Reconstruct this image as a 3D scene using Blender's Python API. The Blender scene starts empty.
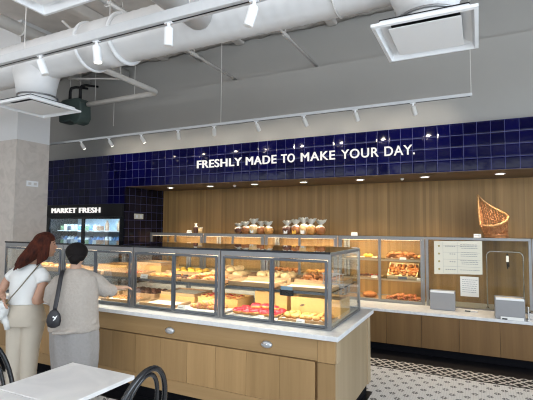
import bpy, bmesh, math, random
from mathutils import Vector, Matrix, noise
random.seed(7)
sc = bpy.context.scene
C = sc.collection
PI = math.pi

# ------------------------------------------------------------------ materials
MATS = {}
def new_mat(name):
    m = bpy.data.materials.new(name); m.use_nodes = True
    nt = m.node_tree; nt.nodes.clear()
    out = nt.nodes.new('ShaderNodeOutputMaterial')
    return m, nt, out
def N(nt, typ, **kw):
    n = nt.nodes.new(typ)
    for k, v in kw.items():
        if k in n.inputs: n.inputs[k].default_value = v
        else: setattr(n, k, v)
    return n
def math_(nt, op, a, b=None, c=None):
    n = nt.nodes.new('ShaderNodeMath'); n.operation = op
    for i, v in enumerate((a, b, c)):
        if v is None: continue
        if isinstance(v, (int, float)): n.inputs[i].default_value = v
        else: nt.links.new(v, n.inputs[i])
    return n.outputs[0]
def col(c): return (c[0], c[1], c[2], 1)
def plain(name, c, rough=.5, metal=0, var=.06, scale=20, bump=0, spec=.5):
    if name in MATS: return MATS[name]
    m, nt, out = new_mat(name)
    b = N(nt, 'ShaderNodeBsdfPrincipled', Roughness=rough, Metallic=metal)
    b.inputs['Specular IOR Level'].default_value = spec
    tc = N(nt, 'ShaderNodeTexCoord'); ns = N(nt, 'ShaderNodeTexNoise', Scale=scale, Detail=3)
    nt.links.new(tc.outputs['Object'], ns.inputs['Vector'])
    mx = N(nt, 'ShaderNodeMix', data_type='RGBA')
    mx.inputs[6].default_value = col([x*(1-var) for x in c]); mx.inputs[7].default_value = col([min(1, x*(1+var)) for x in c])
    nt.links.new(ns.outputs[0], mx.inputs[0]); nt.links.new(mx.outputs[2], b.inputs['Base Color'])
    if bump:
        bp = N(nt, 'ShaderNodeBump', Strength=bump, Distance=.01)
        nt.links.new(ns.outputs[0], bp.inputs['Height']); nt.links.new(bp.outputs[0], b.inputs['Normal'])
    nt.links.new(b.outputs[0], out.inputs[0]); MATS[name] = m; return m
def emit(name, c, s):
    if name in MATS: return MATS[name]
    m, nt, out = new_mat(name); e = N(nt, 'ShaderNodeEmission', Strength=s); e.inputs[0].default_value = col(c)
    nt.links.new(e.outputs[0], out.inputs[0]); MATS[name] = m; return m
def glass(name, tint=(1, 1, 1), refl=.5, rough=0.0):
    if name in MATS: return MATS[name]
    m, nt, out = new_mat(name)
    t = N(nt, 'ShaderNodeBsdfTransparent'); t.inputs[0].default_value = col(tint)
    g = N(nt, 'ShaderNodeBsdfGlossy', Roughness=rough)
    fr = N(nt, 'ShaderNodeFresnel', IOR=1.5)
    f = math_(nt, 'MULTIPLY', fr.outputs[0], refl)
    mx = N(nt, 'ShaderNodeMixShader'); nt.links.new(f, mx.inputs[0]); nt.links.new(t.outputs[0], mx.inputs[1]); nt.links.new(g.outputs[0], mx.inputs[2])
    nt.links.new(mx.outputs[0], out.inputs[0]); MATS[name] = m; return m
def wood(name, c1, c2, scale=6, stretch=(1, 1, .06), rand=.0, rough=.5, stripes=0, spec=.4):
    if name in MATS: return MATS[name]
    m, nt, out = new_mat(name)
    b = N(nt, 'ShaderNodeBsdfPrincipled', Roughness=rough); b.inputs['Specular IOR Level'].default_value = spec
    tc = N(nt, 'ShaderNodeTexCoord'); mp = N(nt, 'ShaderNodeMapping'); mp.inputs['Scale'].default_value = stretch
    nt.links.new(tc.outputs['Object'], mp.inputs[0])
    oi = N(nt, 'ShaderNodeObjectInfo')
    nt.links.new(math_(nt, 'MULTIPLY', oi.outputs['Random'], 9.0), mp.inputs['Location'])
    ns = N(nt, 'ShaderNodeTexNoise', Scale=scale, Detail=6, Roughness=.65); nt.links.new(mp.outputs[0], ns.inputs['Vector'])
    r = N(nt, 'ShaderNodeValToRGB'); r.color_ramp.elements[0].color = col(c1); r.color_ramp.elements[1].color = col(c2)
    r.color_ramp.elements[0].position = .32; r.color_ramp.elements[1].position = .68
    nt.links.new(ns.outputs[0], r.inputs[0]); c = r.outputs[0]
    if rand:
        hs = N(nt, 'ShaderNodeHueSaturation'); nt.links.new(c, hs.inputs['Color'])
        nt.links.new(math_(nt, 'MULTIPLY_ADD', oi.outputs['Random'], rand*2, 1-rand), hs.inputs['Value']); c = hs.outputs[0]
    if stripes:   # narrow veneer strips along X
        sp = N(nt, 'ShaderNodeSeparateXYZ'); nt.links.new(tc.outputs['Object'], sp.inputs[0])
        fl = math_(nt, 'FLOOR', math_(nt, 'DIVIDE', sp.outputs[0], stripes))
        wn = N(nt, 'ShaderNodeTexWhiteNoise', noise_dimensions='1D'); nt.links.new(fl, wn.inputs['W'])
        hs = N(nt, 'ShaderNodeHueSaturation'); nt.links.new(c, hs.inputs['Color'])
        nt.links.new(math_(nt, 'MULTIPLY_ADD', wn.outputs[0], .3, .85), hs.inputs['Value']); c = hs.outputs[0]
    nt.links.new(c, b.inputs['Base Color'])
    nt.links.new(b.outputs[0], out.inputs[0]); MATS[name] = m; return m

def tile_mat(name, c, axis='X', rough=.07):
    if name in MATS: return MATS[name]
    P = .1535; G = .0022
    m, nt, out = new_mat(name)
    b = N(nt, 'ShaderNodeBsdfPrincipled'); b.inputs['Specular IOR Level'].default_value = .2
    tc = N(nt, 'ShaderNodeTexCoord'); sp = N(nt, 'ShaderNodeSeparateXYZ'); nt.links.new(tc.outputs['Object'], sp.inputs[0])
    u = math_(nt, 'DIVIDE', sp.outputs[0 if axis == 'X' else 1], P); v = math_(nt, 'DIVIDE', math_(nt, 'SUBTRACT', sp.outputs[2], 2.351), P)
    du = math_(nt, 'PINGPONG', u, .5); dv = math_(nt, 'PINGPONG', v, .5)
    d = math_(nt, 'MINIMUM', du, dv)
    gr = math_(nt, 'LESS_THAN', d, G/P)
    cmb = N(nt, 'ShaderNodeCombineXYZ'); nt.links.new(math_(nt, 'FLOOR', u), cmb.inputs[0]); nt.links.new(math_(nt, 'FLOOR', v), cmb.inputs[1])
    wn = N(nt, 'ShaderNodeTexWhiteNoise'); nt.links.new(cmb.outputs[0], wn.inputs['Vector'])
    mx = N(nt, 'ShaderNodeMix', data_type='RGBA'); nt.links.new(wn.outputs[0], mx.inputs[0])
    mx.inputs[6].default_value = col([x*.65 for x in c]); mx.inputs[7].default_value = col([x*1.35 for x in c])
    m2 = N(nt, 'ShaderNodeMix', data_type='RGBA'); nt.links.new(gr, m2.inputs[0]); nt.links.new(mx.outputs[2], m2.inputs[6]); m2.inputs[7].default_value = (.07, .075, .20, 1)
    nt.links.new(m2.outputs[2], b.inputs['Base Color'])
    nt.links.new(math_(nt, 'MULTIPLY_ADD', gr, .5, rough), b.inputs['Roughness'])
    # each glazed tile slightly pillowed and tilted
    ns = N(nt, 'ShaderNodeTexNoise', Scale=9, Detail=1); nt.links.new(tc.outputs['Object'], ns.inputs['Vector'])
    edge = math_(nt, 'MINIMUM', math_(nt, 'MULTIPLY', d, 9), 1.0)
    h = math_(nt, 'ADD', edge, math_(nt, 'MULTIPLY', ns.outputs[0], .5))
    bp = N(nt, 'ShaderNodeBump', Strength=.35, Distance=.004); nt.links.new(h, bp.inputs['Height']); nt.links.new(bp.outputs[0], b.inputs['Normal'])
    nt.links.new(b.outputs[0], out.inputs[0]); MATS[name] = m; return m

def floor_mat():
    m, nt, out = new_mat('mosaic_floor')
    b = N(nt, 'ShaderNodeBsdfPrincipled', Roughness=.45); b.inputs['Specular IOR Level'].default_value = .25
    tc = N(nt, 'ShaderNodeTexCoord'); sp = N(nt, 'ShaderNodeSeparateXYZ'); nt.links.new(tc.outputs['Object'], sp.inputs[0])
    x, y = sp.outputs[0], sp.outputs[1]
    DX, DY = .1335, .2315
    def flowers(ox, oy):
        px = math_(nt, 'SUBTRACT', math_(nt, 'MULTIPLY', math_(nt, 'FRACT', math_(nt, 'DIVIDE', math_(nt, 'SUBTRACT', x, ox), DX)), DX), DX/2)
        py = math_(nt, 'SUBTRACT', math_(nt, 'MULTIPLY', math_(nt, 'FRACT', math_(nt, 'DIVIDE', math_(nt, 'SUBTRACT', y, oy), DY)), DY), DY/2)
        r = math_(nt, 'SQRT', math_(nt, 'ADD', math_(nt, 'MULTIPLY', px, px), math_(nt, 'MULTIPLY', py, py)))
        an = math_(nt, 'ARCTAN2', py, px)
        pet = math_(nt, 'GREATER_THAN', math_(nt, 'COSINE', math_(nt, 'MULTIPLY', an, 6)), -.6)
        return math_(nt, 'MULTIPLY', math_(nt, 'MULTIPLY', math_(nt, 'GREATER_THAN', r, .0105), math_(nt, 'LESS_THAN', r, .030)), pet)
    f = math_(nt, 'MAXIMUM', flowers(-.871-DX/2, 5.03-DY/2), flowers(-.938-DX/2, 4.914-DY/2))
    # hexagonal mosaic joints
    vo = N(nt, 'ShaderNodeTexVoronoi', Scale=42, feature='DISTANCE_TO_EDGE', Randomness=.0); nt.links.new(tc.outputs['Object'], vo.inputs['Vector'])
    joint = math_(nt, 'LESS_THAN', vo.outputs[0], .06)
    base = N(nt, 'ShaderNodeMix', data_type='RGBA'); nt.links.new(joint, base.inputs[0]); base.inputs[6].default_value = (.74, .73, .71, 1); base.inputs[7].default_value = (.55, .54, .53, 1)
    m1 = N(nt, 'ShaderNodeMix', data_type='RGBA'); nt.links.new(f, m1.inputs[0]); nt.links.new(base.outputs[2], m1.inputs[6]); m1.inputs[7].default_value = (.012, .012, .015, 1)
    # lattice border 5.2 .. 5.55, then black
    yy = math_(nt, 'SUBTRACT', y, 5.375)
    def diag(s, ph):
        t = math_(nt, 'PINGPONG', math_(nt, 'ADD', math_(nt, 'MULTIPLY_ADD', yy, s, x), ph), .105)
        return math_(nt, 'LESS_THAN', math_(nt, 'ABSOLUTE', math_(nt, 'SUBTRACT', t, .045)), .0135)
    lat = math_(nt, 'MAXIMUM', diag(.85, 20.0), diag(-.85, 20.05))
    lat = math_(nt, 'MULTIPLY', lat, math_(nt, 'LESS_THAN', math_(nt, 'ABSOLUTE', yy), .145))
    mb = N(nt, 'ShaderNodeMix', data_type='RGBA'); nt.links.new(lat, mb.inputs[0]); mb.inputs[6].default_value = (.012, .011, .011, 1); mb.inputs[7].default_value = (.62, .6, .56, 1)
    m2 = N(nt, 'ShaderNodeMix', data_type='RGBA'); nt.links.new(math_(nt, 'GREATER_THAN', y, 5.2), m2.inputs[0]); nt.links.new(m1.outputs[2], m2.inputs[6]); nt.links.new(mb.outputs[2], m2.inputs[7])
    m3 = N(nt, 'ShaderNodeMix', data_type='RGBA'); nt.links.new(math_(nt, 'GREATER_THAN', y, 5.545), m3.inputs[0]); nt.links.new(m2.outputs[2], m3.inputs[6]); m3.inputs[7].default_value = (.006, .006, .008, 1)
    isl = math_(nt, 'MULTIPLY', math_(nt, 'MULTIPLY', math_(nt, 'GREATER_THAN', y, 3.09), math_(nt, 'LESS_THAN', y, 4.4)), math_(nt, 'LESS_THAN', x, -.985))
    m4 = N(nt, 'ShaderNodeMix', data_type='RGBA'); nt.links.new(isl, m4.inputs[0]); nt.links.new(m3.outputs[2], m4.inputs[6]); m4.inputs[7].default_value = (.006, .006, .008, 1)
    nt.links.new(m4.outputs[2], b.inputs['Base Color']); nt.links.new(b.outputs[0], out.inputs[0]); return m

def marble(name, c1, c2, scale=2.5, rough=.25):
    if name in MATS: return MATS[name]
    m, nt, out = new_mat(name)
    b = N(nt, 'ShaderNodeBsdfPrincipled', Roughness=rough)
    tc = N(nt, 'ShaderNodeTexCoord'); ns = N(nt, 'ShaderNodeTexNoise', Scale=scale, Detail=6, Distortion=1.2); nt.links.new(tc.outputs['Object'], ns.inputs['Vector'])
    r = N(nt, 'ShaderNodeValToRGB'); r.color_ramp.elements[0].color = col(c2); r.color_ramp.elements[1].color = col(c1)
    r.color_ramp.elements[0].position = .3; r.color_ramp.elements[1].position = .6
    nt.links.new(ns.outputs[0], r.inputs[0]); nt.links.new(r.outputs[0], b.inputs['Base Color']); nt.links.new(b.outputs[0], out.inputs[0]); MATS[name] = m; return m

M = dict(
 wall=plain('grey_wall_paint', (.345, .335, .315), .8, var=.03, scale=2),
 wallwhite=plain('white_wall_paint', (.66, .64, .61), .8, var=.03, scale=2),
 ceiling=plain('sprayed_ceiling', (.58, .54, .50), .95, var=.2, scale=5, bump=.5),
 lump=plain('sprayed_fireproofing', (.42, .39, .36), .95, var=.35, scale=14, bump=.6),
 blue=tile_mat('navy_tile', (.002, .002, .034)),
 dark=tile_mat('black_tile', (.010, .008, .014), 'Y'),
 white=plain('white_painted_metal', (.82, .83, .84), .45, var=.02),
 duct=plain('painted_duct', (.70, .70, .70), .5, var=.04, scale=6),
 pipe=plain('painted_pipe', (.60, .58, .55), .6, var=.05),
 steel=plain('brushed_steel', (.29, .295, .30), .45, .85, var=.08, scale=30),
 steeld=plain('dark_steel_frame', (.13, .145, .165), .4, .7, var=.1, scale=30),
 chrome=plain('chrome', (.75, .75, .75), .12, 1, var=.02),
 black=plain('black_paint', (.010, .010, .012), .5, spec=.3),
 blackg=plain('black_gloss_paint', (.012, .013, .016), .2),
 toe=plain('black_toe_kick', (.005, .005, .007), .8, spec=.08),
 green=plain('dark_green_casing', (.05, .075, .07), .6),
 quartz=marble('white_quartz', (.70, .71, .72), (.60, .61, .63), 14, .3),
 table=marble('white_marble_top', (.90, .89, .88), (.74, .74, .75), 3.2, .3),
 oak=wood('light_oak', (.27, .165, .068), (.39, .245, .11), 7, (1, 1, .05), rand=.2),
 oakh=wood('light_oak_rail', (.28, .175, .075), (.38, .245, .115), 7, (.06, 1, 1), rand=.05),
 brown=wood('brown_oak', (.145, .076, .026), (.21, .116, .043), 8, (1, 1, .05), rand=.06),
 woodwall=wood('slatted_oak_wall', (.25, .145, .052), (.36, .215, .085), 9, (1, 1, .03), stripes=.045),
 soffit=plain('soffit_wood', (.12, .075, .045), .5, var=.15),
 board=wood('tray_beech', (.42, .25, .12), (.56, .36, .19), 6, (.1, 1, 1), rand=.1),
 paper=plain('parchment', (.85, .78, .66), .8, var=.08, scale=30),
 card=plain('white_card', (.80, .80, .78), .7, var=.01),
 print=plain('printed_ink', (.22, .22, .24), .8),
 glass=glass('clear_glass', (.97, .98, .97), .35),
 guard=glass('guard_glass', (.90, .91, .89), .4),
 smoke=glass('smoked_glass', (.30, .30, .27), 2.6),
 shelfg=glass('shelf_glass', (.80, .86, .83), 1.0),
 deck=plain('white_case_deck', (.66, .62, .55), .4),
 plaster=marble('travertine_plaster', (.56, .51, .465), (.48, .435, .395), 7, .8),
 skin=plain('skin', (.44, .25, .17), .55, var=.05),
 skin2=plain('skin_light', (.50, .31, .22), .55, var=.05),
 hair=wood('auburn_hair', (.014, .006, .005), (.085, .020, .010), 26, (1, 1, .3), rough=.7, spec=.12),
 hairb=plain('black_hair', (.008, .006, .006), .75, var=.4, scale=40, spec=.15),
 shirt=plain('white_cotton', (.70, .71, .70), .85, var=.05, scale=14, bump=.3),
 pants=plain('cream_twill', (.50, .45, .375), .85, var=.07, scale=8, bump=.4),
 knit=plain('oatmeal_knit', (.37, .335, .30), .95, var=.12, scale=45, bump=.5),
 dress=plain('grey_wool', (.27, .26, .255), .95, var=.12, scale=45, bump=.4),
 bagp=plain('white_plastic_bag', (.66, .67, .66), .4, var=.1, scale=18, bump=.6),
 bagb=plain('black_nylon', (.014, .014, .018), .5),
 wick=wood('wicker_cane', (.25, .09, .03), (.50, .22, .08), 30, (1, 1, 1)),
 lamp=emit('lamp_face', (1, .93, .82), 9),
 lampw=emit('soffit_lamp_face', (1, .9, .75), 14),
 led=emit('case_led', (1, .80, .55), 5),
 ledc=emit('cooler_led', (.65, .85, 1), 9),
 letter=emit('sign_letter_face', (1, .97, .93), 1.0),
 off=plain('lamp_lens_off', (.8, .8, .78), .3),
)
FOOD = dict(
 gold=plain('golden_crust', (.60, .29, .08), .5, var=.45, scale=35, bump=.4),
 pale=plain('pale_crust', (.74, .50, .24), .6, var=.3, scale=30, bump=.4),
 brown=plain('baked_crust', (.33, .12, .035), .45, var=.5, scale=35, bump=.4),
 dark=plain('dark_crust', (.10, .035, .02), .5, var=.4, scale=30, bump=.3),
 red=plain('red_glaze', (.62, .035, .05), .25, var=.3, scale=40),
 pink=plain('pink_filling', (.66, .22, .14), .4, var=.3, scale=40),
 yellow=plain('yellow_glaze', (.80, .48, .06), .35, var=.2),
 cream=plain('cream_icing', (.80, .70, .52), .5, var=.1),
)

# ------------------------------------------------------------------ mesh builder
ORG = {}
class MB:
    def __init__(s): s.v = []; s.f = []; s.mi = []
    def add(s, vs, fs, mi=0):
        o = len(s.v); s.v += [tuple(v) for v in vs]; s.f += [tuple(o+i for i in f) for f in fs]; s.mi += [mi]*len(fs); return s
    def box(s, x0, x1, y0, y1, z0, z1, mi=0):
        vs = [(x, y, z) for z in (z0, z1) for y in (y0, y1) for x in (x0, x1)]
        return s.add(vs, [(0, 2, 3, 1), (4, 5, 7, 6), (0, 1, 5, 4), (2, 6, 7, 3), (0, 4, 6, 2), (1, 3, 7, 5)], mi)
    def tube(s, pts, r, n=10, closed=False, mi=0, cap=True, flat=1.0, up=None):
        pts = [Vector(p) for p in pts]; L = len(pts)
        rs = r if isinstance(r, (list, tuple)) else [r]*L
        vs = []; prev = None
        for i, p in enumerate(pts):
            if closed: t = pts[(i+1) % L]-pts[i-1]
            else: t = pts[min(i+1, L-1)]-pts[max(i-1, 0)]
            t.normalize()
            if prev is None:
                ref = Vector(up) if up else (Vector((0, 0, 1)) if abs(t.z) < .9 else Vector((0, 1, 0)))
                a = (ref-t*ref.dot(t)).normalized()
            else: a = (prev-t*prev.dot(t)).normalized()
            prev = a; b = t.cross(a)
            for k in range(n):
                an = 2*PI*k/n; vs.append(p+a*math.cos(an)*rs[i]+b*math.sin(an)*rs[i]*flat)
        fs = []
        for i in range(L if closed else L-1):
            j = (i+1) % L
            for k in range(n): fs.append((i*n+k, i*n+(k+1) % n, j*n+(k+1) % n, j*n+k))
        if cap and not closed: fs.append(tuple(range(n))[::-1]); fs.append(tuple((L-1)*n+k for k in range(n)))
        return s.add(vs, fs, mi)
    def cyl(s, p0, p1, r0, r1=None, n=24, mi=0): return s.tube([p0, p1], [r0, r0 if r1 is None else r1], n, mi=mi)
    def loft(s, secs, n=20, mi=0, cap=True):   # secs: (center, axis_a, axis_b) ellipses
        vs = []
        for c, a, b in secs:
            c, a, b = Vector(c), Vector(a), Vector(b)
            for k in range(n):
                an = 2*PI*k/n; vs.append(c+a*math.cos(an)+b*math.sin(an))
        fs = []
        for i in range(len(secs)-1):
            for k in range(n): fs.append((i*n+k, i*n+(k+1) % n, (i+1)*n+(k+1) % n, (i+1)*n+k))
        if cap: fs.append(tuple(range(n))[::-1]); fs.append(tuple((len(secs)-1)*n+k for k in range(n)))
        return s.add(vs, fs, mi)
    def ball(s, c, r, n=16, m=10, rot=None, mi=0, f=None):
        c = Vector(c); r = (r, r, r) if isinstance(r, (int, float)) else r
        vs = []
        for i in range(m+1):
            th = PI*i/m
            for k in range(n):
                ph = 2*PI*k/n; d = Vector((math.sin(th)*math.cos(ph), math.sin(th)*math.sin(ph), math.cos(th)))
                q = Vector((d.x*r[0], d.y*r[1], d.z*r[2]))
                if f: q = q*f(d)
                if rot: q = rot @ q
                vs.append(c+q)
        fs = [(i*n+k, (i+1)*n+k, (i+1)*n+(k+1) % n, i*n+(k+1) % n) for i in range(m) for k in range(n)]
        return s.add(vs, fs, mi)
    def build(s, name, mat, parent=None, smooth=False, bevel=0, org=None, fuse=0, sm=4, seg=2):
        me = bpy.data.meshes.new(name)
        o0 = ORG[parent.name] if parent else Vector(org or (0, 0, 0))
        me.from_pydata([tuple(Vector(v)-o0) for v in s.v], [], s.f)
        for m in (mat if isinstance(mat, (list, tuple)) else [mat]): me.materials.append(m)
        for p, i in zip(me.polygons, s.mi): p.material_index = i
        bm = bmesh.new(); bm.from_mesh(me)
        bmesh.ops.remove_doubles(bm, verts=bm.verts, dist=1e-6)
        if not fuse: bmesh.ops.recalc_face_normals(bm, faces=bm.faces)
        bm.to_mesh(me); bm.free()
        o = bpy.data.objects.new(name, me); C.objects.link(o)
        if fuse:
            md = o.modifiers.new('r', 'REMESH'); md.mode = 'VOXEL'; md.voxel_size = fuse
            ms = o.modifiers.new('s', 'SMOOTH'); ms.iterations = sm; ms.factor = .6
            dg = bpy.context.evaluated_depsgraph_get(); dg.update()
            m2 = bpy.data.meshes.new_from_object(o.evaluated_get(dg)); o.modifiers.clear(); o.data = m2; me = m2
            if not me.materials: me.materials.append(mat)
            smooth = True
        if parent: o.parent = parent; ORG[o.name] = o0
        else: o.location = o0; ORG[o.name] = o0
        if smooth:
            for p in me.polygons: p.use_smooth = True
        if bevel:
            md = o.modifiers.new('bevel', 'BEVEL'); md.width = bevel; md.segments = seg; md.limit_method = 'ANGLE'
        return o
def tag(o, label, cat, group=None):
    o['label'] = label; o['category'] = cat
    if group: o['group'] = group
    return o
def thing(name, label, cat, loc, group=None):
    o = bpy.data.objects.new(name, None); C.objects.link(o); o.location = loc; o.empty_display_size = .1
    ORG[o.name] = Vector(loc); return tag(o, label, cat, group)
def struct(o): o['kind'] = 'structure'; return o
def dup(root, loc, rotz=0, label=None, group=None, scale=1):
    r = root.copy(); C.objects.link(r); r.location = loc; r.rotation_euler = (0, 0, rotz)
    if scale != 1: r.scale = (scale,)*3
    if label: r['label'] = label
    if group: r['group'] = group
    for ch in list(root.children):
        c = ch.copy(); C.objects.link(c); c.parent = r
        for g in list(ch.children):
            d = g.copy(); C.objects.link(d); d.parent = c
    return r
def box(name, mat, x0, x1, y0, y1, z0, z1, parent=None, bevel=0, org=None):
    return MB().box(x0, x1, y0, y1, z0, z1).build(name, mat, parent, bevel=bevel, org=org)

# ------------------------------------------------------------------ the room
CZ = 4.83
XL, XR, YF, YB = -10.0, 5.0, -3.5, 6.95
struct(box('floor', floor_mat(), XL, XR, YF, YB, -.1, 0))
struct(box('ceiling', M['ceiling'], XL, XR, YF, YB+.2, CZ, CZ+.15))
# back wall: wood in the niche, painted wall above the tiled bulkhead
struct(box('wall_back', M['woodwall'], -5.82, XR, YB, YB+.15, 0, 2.6))
w = MB(); w.box(XL, XR, 6.0, 7.1, 2.966, 4.05); struct(w.build('wall_upper', M['wall']))
struct(box('wall_upper_set_back', M['wall'], XL, XR, 6.1, 7.1, 4.05, CZ))
struct(box('wall_bulkhead', M['blue'], -5.858, XR, 5.9, 6.0, 2.351, 2.966))
struct(box('wall_tiled', M['blue'], XL, -8.02, 5.9, 6.1, 0, 2.966))
struct(box('wall_tiled_top', M['blue'], -8.02, -5.858, 5.9, 6.1, 2.04, 2.966))
struct(box('wall_niche_side', M['dark'], -5.858, -5.82, 5.901, YB, 0, 2.351))
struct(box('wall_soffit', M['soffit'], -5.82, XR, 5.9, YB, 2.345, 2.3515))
struct(box('wall_left', M['wallwhite'], XL-.1, XL, YF, 7.1, 0, CZ))
# street side (behind the camera) and right side with big shop windows
w = MB(); w.box(XL, XR, YF-.15, YF, 0, .95); w.box(XL, XR, YF-.15, YF, 3.9, CZ)  # unseen front sill raised to keep the pavement lamp out of pane reflections
for x in (-10, -6.6, -3.2, .2, 3.6, 4.8): w.box(x, x+.2, YF-.15, YF, .95, 3.9)
struct(w.build('wall_front', M['wallwhite']))
w = MB(); w.box(XR, XR+.15, YF, 7.1, 0, .35); w.box(XR, XR+.15, YF, 7.1, 3.9, CZ); w.box(XR, XR+.15, 3.0, 7.1, .35, 3.9)
for y in (-3.5, -.3): w.box(XR, XR+.15, y, y+.2, .35, 3.9)
struct(w.build('wall_right', M['wallwhite']))
# lumpy sprayed fireproofing where wall meets ceiling
w = MB()
nx = 260; prof = [(0, 0), (.02, -.10), (-.10, -.13), (-.22, -.07), (-.26, .02)]
for i in range(nx+1):
    x = XL+(XR-XL)*i/nx
    for k, (py, pz) in enumerate(prof):
        nn = noise.noise(Vector((x*3.1, k*1.7, 0)))*.05+noise.noise(Vector((x*9, k*2.7, 3)))*.03
        w.v.append((x, 6.1+py+nn*.4-.02, CZ+.0+pz+nn))
for i in range(nx):
    for k in range(4): w.f.append((i*5+k, i*5+k+1, (i+1)*5+k+1, (i+1)*5+k)); w.mi.append(0)
struct(w.build('trim_1', M['lump'], smooth=True))
# concrete ribs of the deck, running front to back
for i, x in enumerate((-9.2, -7.6, -5.2, -3.6, -2.0, -.4, 1.2, 2.8)):
    w = MB(); w.box(x, x+.16, YF, 6.1, CZ-.16, CZ); struct(w.build('trim_%d' % (i+2), M['ceiling'], bevel=.03))
# column
w = MB(); w.box(-7.6, -6.3, 4.10, 4.655, 0, 2.95); struct(w.build('wall_column', M['plaster']))
w = MB(); w.box(-7.6, -6.3, 4.10, 4.655, 2.95, CZ); struct(w.build('wall_column_top', plain('column_paint', (.68, .68, .68), .8, var=.02)))
b = thing('wall_socket', 'small white double socket plate on the speckled plaster column', 'socket', (-6.3, 4.38, 2.28))
box('plate', M['white'], -6.3, -6.293, 4.28, 4.48, 2.24, 2.33, b, .002)
for y in (4.31, 4.40): box('socket_face', M['pipe'], -6.293, -6.291, y, y+.05, 2.265, 2.305, b)
b = thing('switch_plate', 'pale switch plate on the dark tiled return wall beside the cooler', 'switch', (-5.82, 6.2, 1.8))
box('plate', plain('ivory_plate', (.7, .66, .55), .4), -5.82, -5.812, 6.12, 6.36, 1.76, 1.86, b, .002)
for y in (6.16, 6.27): box('switch', M['white'], -5.812, -5.808, y, y+.05, 1.785, 1.835, b)

# ------------------------------------------------------------------ lettering
def text_mesh(body, size):
    cu = bpy.data.curves.new('t', 'FONT'); cu.body = body; cu.size = size; cu.extrude = .004; cu.bevel_depth = .013; cu.bevel_resolution = 0
    o = bpy.data.objects.new('t', cu); C.objects.link(o)
    dg = bpy.context.evaluated_depsgraph_get(); dg.update()
    me = bpy.data.meshes.new_from_object(o.evaluated_get(dg)); bpy.data.objects.remove(o); bpy.data.curves.remove(cu); return me
def word(body, x0, x1, y, z0, h, mat, parent, xs=None):
    full = text_mesh(body, 1); W = max(v.co.x for v in full.vertices)-min(v.co.x for v in full.vertices)
    mn = min(v.co.x for v in full.vertices)
    sy = h/.70; sx = (x1-x0)/W
    for i, ch in enumerate(body):
        me = text_mesh(ch, 1)
        pre = text_mesh(body[:i+1], 1)
        off = max(v.co.x for v in pre.vertices)-max(v.co.x for v in me.vertices)
        for v in me.vertices:
            X = (v.co.x+off-mn)*sx+x0; Z = v.co.y*sy+z0; v.co = (X-ORG[parent.name].x, y-v.co.z-ORG[parent.name].y, Z-ORG[parent.name].z)
        xm = (max(v.co.x for v in me.vertices)+min(v.co.x for v in me.vertices))/2
        for v in me.vertices: v.co.x = xm+(v.co.x-xm)*.93
        me.materials.clear(); me.materials.append(mat)
        o = bpy.data.objects.new('letter', me); C.objects.link(o); o.parent = parent
sg = thing('wall_sign', 'glowing white letters FRESHLY MADE TO MAKE YOUR DAY. on navy tile bulkhead', 'sign', (-2.5, 5.88, 2.6))
for t, a, b_ in (('FRESHLY', -4.231, -3.36), ('MADE', -3.294, -2.753), ('TO', -2.678, -2.449), ('MAKE', -2.359, -1.825), ('YOUR', -1.744, -1.206), ('DAY.', -1.136, -.736)):
    word(t, a, b_, 5.891, 2.607, .128, M['letter'], sg)

# ------------------------------------------------------------------ cooler
cl = thing('wall_cooler', 'black built-in cooler lit blue, headed MARKET FRESH in white letters', 'cooler', (-6.94, 5.9, 0))
w = MB(); w.box(-8.0, -5.86, 5.9, 6.7, 0, .3); w.box(-8.0, -7.93, 5.9, 6.7, .3, 1.8); w.box(-5.93, -5.86, 5.9, 6.7, .3, 1.8); w.box(-8.0, -5.86, 6.65, 6.7, .3, 1.8)
w.build('cabinet', M['blackg'], cl)
box('header', M['black'], -8.0, -5.86, 5.86, 6.6, 1.80, 2.04, cl)
box('back_lining', plain('cooler_lining', (.45, .62, .75), .4), -7.93, -5.93, 6.62, 6.65, .3, 1.8, cl)
word('MARKET', -7.773, -7.06, 5.851, 1.878, .098, M['letter'], cl); word('FRESH', -6.979, -6.409, 5.851, 1.878, .098, M['letter'], cl)
for z in (1.27, 1.53): box('shelf', M['white'], -7.93, -5.93, 6.12, 6.62, z-.02, z, cl)
for x in (-7.93, -6.93):
    d = MB(); d.box(x, x+.035, 5.9, 5.935, .3, 1.8); d.box(x+.965, x+1.0, 5.9, 5.935, .3, 1.8); d.box(x+.035, x+.965, 5.9, 5.935, 1.76, 1.8); d.box(x+.035, x+.965, 5.9, 5.935, .3, .34)
    dd = d.build('door', M['blackg'], cl); box('pane', M['glass'], x+.035, x+.965, 5.912, 5.918, .34, 1.76, dd)
w = MB(); w.box(-7.93, -5.93, 5.96, 5.98, 1.765, 1.785); w.build('light_strip', M['ledc'], cl)
pk = [plain('pack_white', (.7, .75, .78), .4), plain('pack_green', (.18, .30, .16), .4), plain('pack_dark', (.06, .08, .12), .4), plain('pack_blue', (.12, .25, .5), .3), plain('pack_tan', (.42, .26, .16), .5)]
def bottle(mi, h, r):
    w = MB(); w.loft([((0, 0, z*h), (q*r, 0, 0), (0, q*r, 0)) for z, q in ((0, .9), (.03, 1), (.6, 1), (.75, .8), (.85, .42), (.93, .4), (.94, .5), (1, .5))], 12)
    return w.build('bottle', pk[mi], smooth=True)
x = -7.85; i = 0
seen = None
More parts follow.
